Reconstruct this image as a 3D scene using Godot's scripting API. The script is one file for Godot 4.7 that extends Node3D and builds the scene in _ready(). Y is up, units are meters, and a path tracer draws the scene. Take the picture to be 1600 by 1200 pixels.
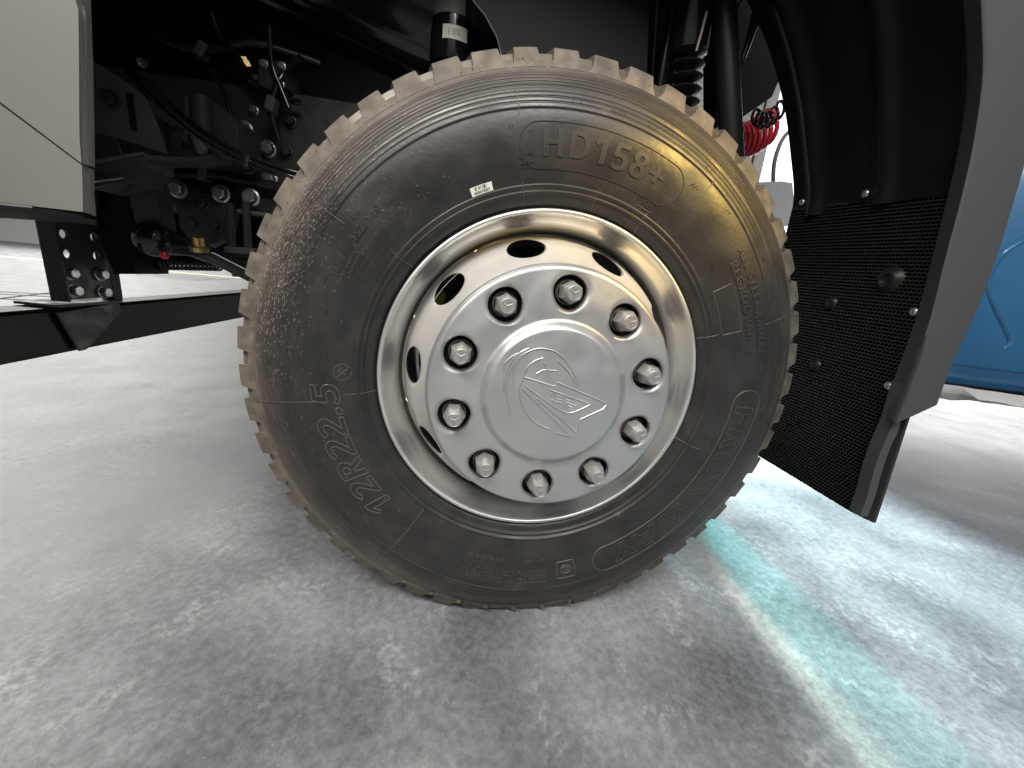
extends Node3D
# A truck's front wheel under its cab in a showroom: x runs rearwards along the truck, y up, z out of the truck's side. Metres.

const WY := 0.51829          # height of the wheel's axis
const WINDOW := 7.0
var rng := RandomNumberGenerator.new()
var used := {}
var M := {}
var truck: Node3D
var wheel: Node3D


# ---------------------------------------------------------------- shapes
class Geo:
	var t := PackedVector3Array()

	func tri(a: Vector3, b: Vector3, c: Vector3) -> void:
		t.append(a); t.append(b); t.append(c)

	func quad(a: Vector3, b: Vector3, c: Vector3, d: Vector3) -> void:
		tri(a, b, c); tri(a, c, d)

	func box(at: Vector3, size: Vector3, bevel := 0.002, turn := Basis()) -> void:
		var h := size / 2.0
		var b: float = minf(bevel, minf(h.x, minf(h.y, h.z)) * 0.9)
		var p := {}
		for sx in [-1, 1]:
			for sy in [-1, 1]:
				for sz in [-1, 1]:
					var s := Vector3(sx, sy, sz)
					p[Vector4i(sx, sy, sz, 0)] = at + turn * (s * (h - Vector3(0, b, b)))
					p[Vector4i(sx, sy, sz, 1)] = at + turn * (s * (h - Vector3(b, 0, b)))
					p[Vector4i(sx, sy, sz, 2)] = at + turn * (s * (h - Vector3(b, b, 0)))
					if sx * sy * sz > 0:
						tri(p[Vector4i(sx, sy, sz, 0)], p[Vector4i(sx, sy, sz, 2)], p[Vector4i(sx, sy, sz, 1)])
					else:
						tri(p[Vector4i(sx, sy, sz, 0)], p[Vector4i(sx, sy, sz, 1)], p[Vector4i(sx, sy, sz, 2)])
		for ax in 3:
			var u := (ax + 1) % 3
			var w := (ax + 2) % 3
			for s in [-1, 1]:
				var q := []
				for c in [[-1, -1], [1, -1], [1, 1], [-1, 1]]:
					var k := Vector4i(0, 0, 0, ax)
					k[ax] = s; k[u] = c[0]; k[w] = c[1]
					q.append(p[k])
				if s > 0:
					quad(q[0], q[3], q[2], q[1])
				else:
					quad(q[0], q[1], q[2], q[3])
			for su in [-1, 1]:
				for sw in [-1, 1]:
					var k := Vector4i()
					var e := []
					for c in [[-1, u], [-1, w], [1, w], [1, u]]:
						k[ax] = c[0]; k[u] = su; k[w] = sw; k.w = c[1]
						e.append(p[k])
					if su * sw > 0:
						quad(e[0], e[1], e[2], e[3])
					else:
						quad(e[0], e[3], e[2], e[1])

	func prism(pts: Array, by: Vector3) -> void:
		var n := by.normalized()
		var u: Vector3 = (pts[1] - pts[0])
		u = (u - n * u.dot(n)).normalized()
		var w := n.cross(u)
		var flat := PackedVector2Array()
		for q in pts:
			flat.append(Vector2((q - pts[0]).dot(u), (q - pts[0]).dot(w)))
		var turn := 1.0 if not Geometry2D.is_polygon_clockwise(flat) else -1.0
		var ids := Geometry2D.triangulate_polygon(flat)
		for i in range(0, ids.size(), 3):
			var a: Vector3 = pts[ids[i]]
			var b: Vector3 = pts[ids[i + 1]]
			var c: Vector3 = pts[ids[i + 2]]
			if (b - a).cross(c - a).dot(n) > 0:
				var s := b
				b = c
				c = s
			tri(a + by, b + by, c + by)
			tri(a, c, b)
		for i in pts.size():
			var a: Vector3 = pts[i]
			var b: Vector3 = pts[(i + 1) % pts.size()]
			if turn > 0:
				quad(a, a + by, b + by, b)
			else:
				quad(a, b, b + by, a + by)

	func tube(pts: Array, radius, sides := 12, caps := true, closed := false) -> void:
		var rings := []
		var n := pts.size()
		var last := Vector3.ZERO
		for i in n:
			var d: Vector3
			if closed:
				d = (pts[(i + 1) % n] - pts[(i + n - 1) % n]).normalized()
			else:
				d = (pts[mini(i + 1, n - 1)] - pts[maxi(i - 1, 0)]).normalized()
			var u: Vector3
			if last == Vector3.ZERO:
				u = d.cross(Vector3.UP if absf(d.y) < 0.9 else Vector3.RIGHT).normalized()
			else:
				u = (last - d * last.dot(d)).normalized()
			last = u
			var w := d.cross(u)
			var r: float = radius[i] if radius is Array else radius
			var ring := []
			for k in sides:
				var a := TAU * k / sides
				ring.append(pts[i] + (u * cos(a) + w * sin(a)) * r)
			rings.append(ring)
		for i in (n if closed else n - 1):
			var p: Array = rings[i]
			var q: Array = rings[(i + 1) % n]
			for k in sides:
				var j := (k + 1) % sides
				quad(p[k], q[k], q[j], p[j])
		if caps and not closed:
			for k in sides:
				var j := (k + 1) % sides
				tri(pts[0], rings[0][k], rings[0][j])
				tri(pts[n - 1], rings[n - 1][j], rings[n - 1][k])

	# profile of (r, along) turned about the axis
	func lathe(profile: Array, segs: int, at := Vector3.ZERO, axis := Vector3.BACK, from := 0.0, to := TAU) -> void:
		var ax := axis.normalized()
		var u := ax.cross(Vector3.UP if absf(ax.y) < 0.9 else Vector3.RIGHT).normalized()
		var w := ax.cross(u)
		for k in segs:
			var a := from + (to - from) * k / segs
			var b := from + (to - from) * (k + 1) / segs
			var da := u * cos(a) + w * sin(a)
			var db := u * cos(b) + w * sin(b)
			for i in profile.size() - 1:
				var p: Vector2 = profile[i]
				var q: Vector2 = profile[i + 1]
				quad(at + da * p.x + ax * p.y, at + db * p.x + ax * p.y, at + db * q.x + ax * q.y, at + da * q.x + ax * q.y)

	func grid(rows: Array) -> void:
		for i in rows.size() - 1:
			for k in rows[i].size() - 1:
				quad(rows[i][k], rows[i][k + 1], rows[i + 1][k + 1], rows[i + 1][k])

	# a mesh whose edges sharper than the crease stay hard
	func mesh(crease := 35.0) -> ArrayMesh:
		var pos := PackedVector3Array()
		var nor := PackedVector3Array()
		var faces := PackedVector3Array()
		for i in range(0, t.size(), 3):
			var n := -(t[i + 1] - t[i]).cross(t[i + 2] - t[i])
			if n.length_squared() < 1e-18:
				continue
			faces.append(n)
			pos.append(t[i]); pos.append(t[i + 1]); pos.append(t[i + 2])
		nor.resize(pos.size())
		var limit := cos(deg_to_rad(crease))
		var near := {}
		if crease > 0.5:
			for i in pos.size():
				var key := Vector3i((pos[i] * 40000.0).round())
				if not near.has(key):
					near[key] = PackedInt32Array()
				near[key].append(i / 3)
		for i in pos.size():
			var own := faces[i / 3].normalized()
			var n := own
			if crease > 0.5:
				n = Vector3.ZERO
				for k in near[Vector3i((pos[i] * 40000.0).round())]:
					if faces[k].normalized().dot(own) >= limit:
						n += faces[k]
				n = n.normalized()
			nor[i] = n
		var arrays := []
		arrays.resize(Mesh.ARRAY_MAX)
		arrays[Mesh.ARRAY_VERTEX] = pos
		arrays[Mesh.ARRAY_NORMAL] = nor
		var out := ArrayMesh.new()
		out.add_surface_from_arrays(Mesh.PRIMITIVE_TRIANGLES, arrays)
		return out


# ---------------------------------------------------------------- nodes
func numbered(called: String, parent: Node) -> String:
	var key := "%d/%s" % [parent.get_instance_id(), called]
	var n: int = used.get(key, 0)
	used[key] = n + 1
	return called if n == 0 else "%s_%03d" % [called, n]


func put(called: String, mesh: Mesh, material: Material, parent: Node = null, label := "") -> MeshInstance3D:
	var o := MeshInstance3D.new()
	if parent == null:
		parent = self
	o.name = numbered(called, parent)
	o.mesh = mesh
	o.material_override = material
	parent.add_child(o, true)
	if label:
		o.set_meta("label", label)
	return o


func thing(called: String, label: String, category: String, group := "", at := Vector3.ZERO) -> Node3D:
	var o := Node3D.new()
	o.name = numbered(called, self)
	add_child(o, true)
	o.position = at
	tag(o, label, category, group)
	return o


func tag(o: Node, label: String, category: String, group := "") -> void:
	o.set_meta("label", label)
	o.set_meta("category", category)
	if group:
		o.set_meta("group", group)


func smooth_path(p: Array, per := 8) -> Array:
	var out := []
	for i in p.size() - 1:
		var a: Vector3 = p[maxi(i - 1, 0)]
		var b: Vector3 = p[i]
		var c: Vector3 = p[i + 1]
		var d: Vector3 = p[mini(i + 2, p.size() - 1)]
		for k in per:
			out.append(b.cubic_interpolate(c, a, d, float(k) / per))
	out.append(p[-1])
	return out


func grey(r: float, g: float, b: float) -> Color:
	return Color(r, g, b).linear_to_srgb()


func mat(c: Color, rough: float, metal := 0.0, spec := 0.5) -> StandardMaterial3D:
	var m := StandardMaterial3D.new()
	m.albedo_color = c
	m.roughness = rough
	m.metallic = metal
	m.metallic_specular = spec
	return m


func noise_texture(size: int, freq: float, lo: Color, hi: Color, octaves := 4, kind := FastNoiseLite.TYPE_SIMPLEX_SMOOTH, aspect := 1) -> ImageTexture:
	var n := FastNoiseLite.new()
	n.seed = rng.randi() % 10000
	n.noise_type = kind
	n.frequency = freq
	n.fractal_octaves = octaves
	var im := n.get_seamless_image(size, size / aspect)
	var src := im.get_data()
	var out := PackedByteArray()
	out.resize(src.size() * 3)
	var lut := []
	for i in 256:
		var c := lo.lerp(hi, clampf((i / 255.0 - 0.5) * 1.9 + 0.5, 0.0, 1.0))
		lut.append(Vector3i(int(c.r * 255), int(c.g * 255), int(c.b * 255)))
	for i in src.size():
		var c: Vector3i = lut[src[i]]
		out[i * 3] = c.x; out[i * 3 + 1] = c.y; out[i * 3 + 2] = c.z
	return ImageTexture.create_from_image(Image.create_from_data(size, size / aspect, false, Image.FORMAT_RGB8, out))


func rough_map(m: StandardMaterial3D, tex: Texture2D, scale: float) -> void:
	m.roughness = 1.0
	m.roughness_texture = tex
	m.uv1_triplanar = true
	m.uv1_world_triplanar = true
	m.uv1_scale = Vector3.ONE * scale


func hexbolt(g: Geo, at: Vector3, out: Vector3, af: float, high: float) -> void:
	var n := out.normalized()
	var ru := af * 0.5774
	g.lathe([Vector2(0.0, 0.0), Vector2(af * 0.78, 0.0), Vector2(af * 0.78, high * 0.22), Vector2(af * 0.62, high * 0.3)], 20, at, n)
	g.lathe([Vector2(ru, high * 0.25), Vector2(ru, high * 0.9), Vector2(ru * 0.84, high), Vector2(0, high * 1.02)], 6, at, n, 0.4, TAU + 0.4)


# ---------------------------------------------------------------- the scene
func _ready() -> void:
	rng.seed = 20240
	stage()
	materials()
	hall()
	truck = thing("truck", "truck with grey cab trim and a large front wheel, seen at its wheel arch", "truck")
	wheel = Node3D.new()
	wheel.name = "front_wheel"
	truck.add_child(wheel, true)
	tyre()
	tread_lugs()
	lettering()
	rim_and_hub()
	front_end()
	running_gear()
	arch_rear()
	neighbours()


func stage() -> void:
	var cam := Camera3D.new()
	cam.name = "camera"
	cam.fov = 88.7988
	cam.near = 0.02
	cam.far = 300.0
	cam.transform = Transform3D(Basis(Vector3(0.987419, 0.094572, 0.126730), Vector3(-0.057876, 0.961976, -0.266931), Vector3(-0.147155, 0.256238, 0.955347)), Vector3(-0.16533, 0.69660, 0.68734))
	add_child(cam)
	var we := WorldEnvironment.new()
	we.name = "world"
	var e := Environment.new()
	e.background_mode = Environment.BG_COLOR
	e.background_color = grey(0.86, 0.88, 0.9)
	e.background_energy_multiplier = 0.27
	e.tonemap_mode = Environment.TONE_MAPPER_LINEAR
	e.tonemap_exposure = 1.0
	e.sdfgi_enabled = true
	e.ssao_enabled = true
	e.ssil_enabled = true
	we.environment = e
	add_child(we)
	#        name, centre, facing, size, colour, energy, glow
	lamp("ceiling_lamp", Vector3(-1.0, 3.5, 2.3), Vector3(0.25, -1, -0.8), Vector2(3.2, 0.9), Color(1.0, 0.97, 0.93), 24.0, "long white ceiling lamp panel hanging left of the truck's wheel")
	lamp("ceiling_lamp", Vector3(2.4, 5.2, 5.0), Vector3(-0.3, -1, -0.9), Vector2(2.4, 1.0), Color(0.97, 0.99, 1.0), 8.0, "white ceiling lamp panel hanging over the aisle beside the truck")
	lamp("ceiling_lamp", Vector3(-14, 6.3, -14), Vector3(0.05, -1, 0.02), Vector2(12, 12), Color(1.0, 0.99, 0.97), 300.0, "huge white roof light panel over the deep end of the hall")
	#         place, aim, half angle, colour, energy
	spot("floor_spotlight", Vector3(1.45, 0.4, -2.5), Vector3(1.1, 0.0, 0.5), 14.0, 0.9, Color(0.88, 0.99, 1.0), 95.0, "low white floor spotlight shining under the truck")
	spot("floor_spotlight", Vector3(0.86, 0.3, -2.5), Vector3(0.635, 0.0, 0.25), 2.7, 0.75, Color(0.28, 0.92, 0.9), 62.0, "low teal floor spotlight shining under the truck")
	spot("floor_spotlight", Vector3(0.62, 0.3, -2.5), Vector3(0.556, 0.0, 0.2), 1.0, 0.9, Color(1.0, 0.97, 0.87), 85.0, "low cream floor spotlight shining under the truck")
	spot("floor_spotlight", Vector3(0.5, 0.3, -2.45), Vector3(0.49, 0.0, 0.05), 2.2, 1.0, Color(0.82, 0.98, 1.0), 22.0, "low pale cyan floor spotlight shining under the truck")
	spot("yellow_spotlight", Vector3(2.0, 2.3, 2.2), Vector3(0.19, 0.84, 0.0), 4.6, 1.0, Color(1.0, 0.83, 0.42), 14.0, "yellow stand spotlight aimed at the wheel from across the aisle")

func spot(called: String, at: Vector3, aim: Vector3, half: float, soft: float, tint: Color, energy: float, label: String) -> void:
	var root := thing(called, label, "spotlight", "", at)
	root.basis = Basis.looking_at((aim - at).normalized(), Vector3.UP)
	var g := Geo.new()
	g.tube([Vector3(0, 0, 0.12), Vector3(0, 0, 0.02), Vector3(0, 0, 0.006)], [0.03, 0.045, 0.046], 24)
	var body := mat(grey(0.03, 0.03, 0.03), 0.5)
	put("lamp_body", g.mesh(40), body, root)
	var down := root.basis.inverse() * Vector3.DOWN
	var neck := Vector3(0, 0, 0.07)
	g = Geo.new()
	g.tube([neck + down * 0.03, neck + down * (at.y - 0.02)], 0.012, 10)
	g.tube([neck + down * (at.y - 0.025), neck + down * (at.y - 0.004)], 0.08, 20)
	put("lamp_stand", g.mesh(40), body, root)
	var glow := mat(Color(1, 1, 1), 0.5)
	glow.emission_enabled = true
	glow.emission = tint
	glow.emission_energy_multiplier = 1.0
	var f := Geo.new()
	f.tube([Vector3(0, 0, 0.005), Vector3(0, 0, 0.0)], 0.04, 24)
	put("glowing_lens", f.mesh(40), glow, root)
	var l := SpotLight3D.new()
	l.name = "beam"
	l.spot_angle = half
	l.spot_angle_attenuation = soft
	l.spot_range = 40.0
	l.spot_attenuation = 2.0
	l.light_size = 0.02
	l.light_color = tint
	l.light_energy = energy
	l.shadow_enabled = true
	l.position = Vector3(0, 0, -0.03)
	root.add_child(l)

func lamp(called: String, at: Vector3, facing: Vector3, size: Vector2, tint: Color, energy: float, label: String) -> void:
	var root := thing(called, label, "lamp", "", at)
	root.basis = Basis.looking_at(facing.normalized(), Vector3.UP)
	var g := Geo.new()
	g.box(Vector3(0, 0, 0.05), Vector3(size.x + 0.08, size.y + 0.08, 0.08), 0.006)
	put("lamp_housing", g.mesh(), mat(grey(0.6, 0.6, 0.6), 0.5), root)
	var glow := mat(Color(1, 1, 1), 0.6)
	glow.emission_enabled = true
	glow.emission = tint
	glow.emission_energy_multiplier = 1.0
	var f := Geo.new()
	f.box(Vector3(0, 0, 0.004), Vector3(size.x, size.y, 0.008), 0.001)
	put("glowing_panel", f.mesh(), glow, root)
	var l := AreaLight3D.new()
	l.name = "panel_light"
	l.area_size = size
	l.light_color = tint
	l.light_energy = energy
	l.shadow_enabled = true
	l.position = Vector3(0, 0, -0.012)
	root.add_child(l)


func materials() -> void:
	M.black = mat(grey(0.011, 0.011, 0.0115), 0.42, 0.0, 0.4)
	M.gloss = mat(grey(0.01, 0.01, 0.011), 0.12)
	M.matt = mat(grey(0.007, 0.007, 0.008), 0.6, 0.0, 0.25)
	M.frame = mat(grey(0.036, 0.037, 0.035), 0.42, 0.0, 0.35)
	M.bracket = mat(grey(0.075, 0.077, 0.07), 0.5)
	M.bar = mat(grey(0.008, 0.0085, 0.008), 0.5, 0.0, 0.35)
	M.plastic = mat(grey(0.008, 0.0083, 0.0088), 0.42, 0.0, 0.3)
	M.trim = mat(grey(0.046, 0.0485, 0.051), 0.62)
	M.flap = mat(grey(0.016, 0.015, 0.014), 0.5)
	M.pip = mat(grey(0.024, 0.0225, 0.021), 0.42)
	M.silver = mat(grey(0.215, 0.21, 0.2), 0.38, 0.3)
	M.silver_trim = mat(grey(0.27, 0.262, 0.245), 0.5)
	M.zinc = mat(grey(0.5, 0.5, 0.49), 0.34, 0.85)
	M.nut = mat(grey(0.3, 0.295, 0.285), 0.42, 0.35)
	M.brass = mat(grey(0.5, 0.36, 0.14), 0.35, 0.9)
	M.white = mat(grey(0.75, 0.74, 0.68), 0.6)
	M.ink = mat(grey(0.04, 0.04, 0.04), 0.6)
	M.red = mat(grey(0.5, 0.012, 0.03), 0.3)
	M.blue = mat(grey(0.022, 0.125, 0.275), 0.32)
	M.blue.clearcoat_enabled = true
	M.blue.clearcoat = 0.6
	M.blue.clearcoat_roughness = 0.1
	M.dull_label = mat(grey(0.2, 0.19, 0.18), 0.5)
	M.steel = mat(grey(0.62, 0.62, 0.61), 0.34, 0.8)
	var brushed := noise_texture(512, 0.012, Color(0.28, 0.28, 0.28), Color(0.5, 0.5, 0.5), 5)
	M.steel.roughness = 1.0
	M.steel.roughness_texture = brushed
	M.steel.uv1_scale = Vector3(2, 40, 1)
	M.steel.anisotropy_enabled = true
	M.steel.anisotropy = 0.5
	M.cover = mat(grey(0.55, 0.555, 0.56), 0.3, 0.8)
	rough_map(M.cover, noise_texture(512, 0.01, Color(0.33, 0.33, 0.33), Color(0.47, 0.47, 0.47), 5), 2.5)
	var dust := noise_texture(512, 0.02, Color(0.45, 0.45, 0.45), Color(0.8, 0.8, 0.8), 5)
	rough_map(M.bracket, dust, 1.5)
	rough_map(M.frame, noise_texture(512, 0.02, Color(0.25, 0.25, 0.25), Color(0.65, 0.65, 0.65), 5), 2.0)
	# rubber of the lugs: dusty on top of its black
	for k in 4:
		var a: float = [1.0, 0.8, 0.62, 0.4][k]
		var lo := Color(0.035, 0.032, 0.029).lerp(Color(0.075, 0.065, 0.054), a).linear_to_srgb()
		var hi := Color(0.055, 0.05, 0.046).lerp(Color(0.165, 0.14, 0.113), a).linear_to_srgb()
		var m := mat(Color(1, 1, 1), 0.68)
		m.albedo_texture = noise_texture(512, 0.012, lo, hi, 6)
		m.uv1_triplanar = true
		m.uv1_world_triplanar = true
		m.uv1_scale = Vector3.ONE * 4.0
		M["lug%d" % k] = m
	M.letters = mat(grey(0.03, 0.029, 0.028), 0.42)
	M.letters_dusty = mat(grey(0.034, 0.032, 0.03), 0.42)
	M.mould = mat(grey(0.075, 0.07, 0.064), 0.45)
	M.outline = mat(grey(0.045, 0.043, 0.04), 0.42)
	M.hair = mat(grey(0.02, 0.018, 0.017), 0.5)


# ---------------------------------------------------------------- hall
func hall() -> void:
	# floor: a sheet with polished, blotched and faintly scratched concrete
	var size := 2048
	var big := FastNoiseLite.new()
	big.seed = 11; big.frequency = 0.0028; big.fractal_octaves = 5; big.fractal_gain = 0.45;
	var fine := FastNoiseLite.new()
	fine.seed = 5; fine.frequency = 0.04; fine.fractal_octaves = 5; fine.fractal_gain = 0.8
	var warp := FastNoiseLite.new()
	warp.seed = 77; warp.frequency = 0.005; warp.fractal_octaves = 4
	var a := big.get_seamless_image(size, size).get_data()
	var b := fine.get_seamless_image(size, size).get_data()
	var c := warp.get_seamless_image(size, size).get_data()
	var rgb := PackedByteArray()
	rgb.resize(size * size * 3)
	var bump := PackedByteArray()
	bump.resize(size * size)
	var gloss := PackedByteArray()
	gloss.resize(size * size)
	for i in size * size:
		var u := (a[i] - 128) * 0.36 + (b[i] - 128) * 0.3
		var r: int = maxi(c[i] - 165, 0)
		var v := 118.0 + u * 0.6 + (minf(r, 40) * 0.4 * clampf((b[i] - 95) / 80.0, 0.0, 1.4) if r > 0 else 0.0)
		rgb[i * 3] = clampi(int(v * 0.99), 20, 230)
		rgb[i * 3 + 1] = clampi(int(v * 1.005), 20, 230)
		rgb[i * 3 + 2] = clampi(int(v * 1.02 + 1), 20, 230)
		bump[i] = clampi(int(128 + (b[i] - 128) * 0.7 + (a[i] - 128) * 0.12), 0, 255)
		gloss[i] = clampi(int(112 + (a[i] - 128) * 0.1 + (b[i] - 128) * 0.14), 60, 200)
	# grit: pale and dark flecks
	# hairline scratches, pale and faint
	for k in 110:
		var x := rng.randf() * size
		var y := rng.randf() * size
		var dir := rng.randf_range(-0.5, 0.9) + (PI / 2 if k % 3 == 0 else 0.0)
		var turn := rng.randf_range(-0.004, 0.004)
		var lift := rng.randi_range(6, 20)
		for j in rng.randi_range(30, 260):
			x += cos(dir)
			y += sin(dir)
			dir += turn
			if rng.randf() < 0.75:
				var at := (posmod(int(y), size) * size + posmod(int(x), size)) * 3
				for ch in 3:
					rgb[at + ch] = mini(rgb[at + ch] + lift, 215)
	for k in 4200:
		var at := rng.randi() % (size * size - 2)
		var s := rng.randi_range(140, 185) if k % 2 else rng.randi_range(45, 85)
		for d in rng.randi_range(1, 2):
			for ch in 3:
				rgb[(at + d) * 3 + ch] = s
	var fl := mat(Color(1, 1, 1), 1.0)
	fl.albedo_texture = ImageTexture.create_from_image(Image.create_from_data(size, size, false, Image.FORMAT_RGB8, rgb))
	fl.roughness_texture = ImageTexture.create_from_image(Image.create_from_data(size, size, false, Image.FORMAT_L8, gloss))
	fl.heightmap_enabled = true
	fl.heightmap_texture = ImageTexture.create_from_image(Image.create_from_data(size, size, false, Image.FORMAT_L8, bump))
	fl.heightmap_scale = 0.045
	fl.uv1_triplanar = true
	fl.uv1_world_triplanar = true
	fl.uv1_scale = Vector3.ONE * 0.46
	var plane := PlaneMesh.new()
	plane.size = Vector2(120, 120)
	var o := put("floor", plane, fl)
	o.set_meta("kind", "structure")
	o.set_meta("label", "grey polished concrete floor with blotches and wheel marks")
	o.set_meta("category", "floor")
	g0_marks()
	# the deep end of the hall on the left: a pale wall far behind
	var wall_white := mat(grey(0.78, 0.77, 0.74), 0.8)
	var g := Geo.new()
	g.box(Vector3(-24, 3.5, -30.2), Vector3(44, 7, 0.4), 0.01)
	o = put("far_wall", g.mesh(), wall_white)
	o.set_meta("kind", "structure")
	o.set_meta("label", "pale far wall at the deep end of the hall beyond the bumper bar")
	o.set_meta("category", "wall")
	# the wall behind the truck: windows down to the floor, a rolling shutter
	g = Geo.new()
	g.box(Vector3(8.5, 5.6, -6.2), Vector3(20, 0.8, 0.3), 0.01)
	for x in [-1.4, 3.1, 18.4]:
		g.box(Vector3(x, 2.6, -6.2), Vector3(0.2, 5.2, 0.3), 0.01)
	for x in [4.72, 7.4, 10.1, 12.8, 15.6]:
		g.box(Vector3(x, 2.6, -6.2), Vector3(0.16, 5.2, 0.2), 0.01)
	g.box(Vector3(0.85, 2.6, -6.2), Vector3(4.28, 5.2, 0.2), 0.01)
	o = put("window_wall", g.mesh(), wall_white)
	o.set_meta("kind", "structure")
	o.set_meta("label", "white wall with tall bright windows behind the truck")
	o.set_meta("category", "wall")


func g0_marks() -> void:
	var line := Geo.new()
	line.box(Vector3(-13.0, 0.004, -11.9), Vector3(26, 0.002, 0.35), 0.0005, Basis(Vector3.UP, 0.0))
	var o := put("floor_line", line.mesh(20), mat(grey(0.62, 0.56, 0.36), 0.6))
	o.set_meta("kind", "structure")
	tag(o, "pale yellow line painted across the floor far behind the bumper bar", "floor line")
	var dark := mat(grey(0.07, 0.07, 0.07), 0.7)
	for q in [[Vector3(-4.6, 0.004, -4.2), 0.3, 0.035, 0.9], [Vector3(-4.95, 0.004, -4.55), 0.3, 0.03, 1.0], [Vector3(-5.3, 0.004, -4.7), 0.3, 0.03, 1.0], [Vector3(-5.0, 0.005, -4.5), 1.87, 0.03, 1.1]]:
		var g := Geo.new()
		var from: Vector3 = q[0]
		var dir := Vector3(cos(q[1]), 0, -sin(q[1]))
		g.box(from, Vector3(q[3], 0.002, q[2]), 0.0005, Basis(Vector3.UP, q[1]))
		o = put("tyre_mark", g.mesh(20), dark)
		o.set_meta("kind", "structure")
		tag(o, "dark tyre mark on the pale floor beyond the bumper bar", "tyre mark", "tyre marks on the far floor")
	for k in 3:
		var g := Geo.new()
		var rows := [[], []]
		for j in 25:
			var f := j / 24.0
			var c := Vector3(-6.0 - 3.4 * f, 0.004 + 0.0006 * k, -9.4 - 1.6 * f * f - k * 0.55)
			rows[0].append(c + Vector3(0, 0, 0.05))
			rows[1].append(c - Vector3(0, 0, 0.05))
		g.grid(rows)
		o = put("tyre_mark", g.mesh(20), dark)
		o.set_meta("kind", "structure")
		tag(o, "dark tyre mark on the pale floor beyond the bumper bar", "tyre mark", "tyre marks on the far floor")


func panes() -> void:
	for w in [[6.06, 2.52, 0], [8.75, 2.54, 0], [11.45, 2.54, 0], [14.2, 2.64, 0], [17.0, 2.64, 0]]:
		var root := thing("window", "tall bright daylit window in the wall behind the truck", "window", "windows behind the truck", Vector3(w[0], 2.6, -6.24))
		var tint: Color = [Color(1.0, 1.0, 1.0), Color(0.55, 0.95, 0.95)][w[2]]
		var glow := mat(Color(1, 1, 1), 0.5)
		glow.emission_enabled = true
		glow.emission = tint
		glow.emission_energy_multiplier = 1.6
		var g := Geo.new()
		g.box(Vector3.ZERO, Vector3(w[1], 5.1, 0.02), 0.002)
		put("pane", g.mesh(), glow, root)
		var l := AreaLight3D.new()
		l.name = "daylight"
		l.area_size = Vector2(w[1], 5.0)
		l.light_color = tint
		l.light_energy = WINDOW * w[1]
		l.shadow_enabled = true
		l.position = Vector3(0, 0, 0.016)
		l.rotation.y = PI
		root.add_child(l)
	# rolling shutter of narrow slats
	var sh := thing("rolling_shutter", "pale ribbed rolling shutter beside the bright window behind the truck", "shutter", "", Vector3(3.92, 0, -6.2))
	var slat := Geo.new()
	slat.box(Vector3.ZERO, Vector3(1.42, 0.076, 0.02), 0.007)
	var sm := slat.mesh(20)
	for k in 64:
		put("slat", sm, M.white, sh).position = Vector3(0, 0.05 + k * 0.08, 0)
	var guide := Geo.new()
	for x in [-0.74, 0.74]:
		guide.box(Vector3(x, 2.6, 0), Vector3(0.05, 5.2, 0.08), 0.004)
	put("guide_rail", guide.mesh(20), M.trim, sh)


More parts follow.
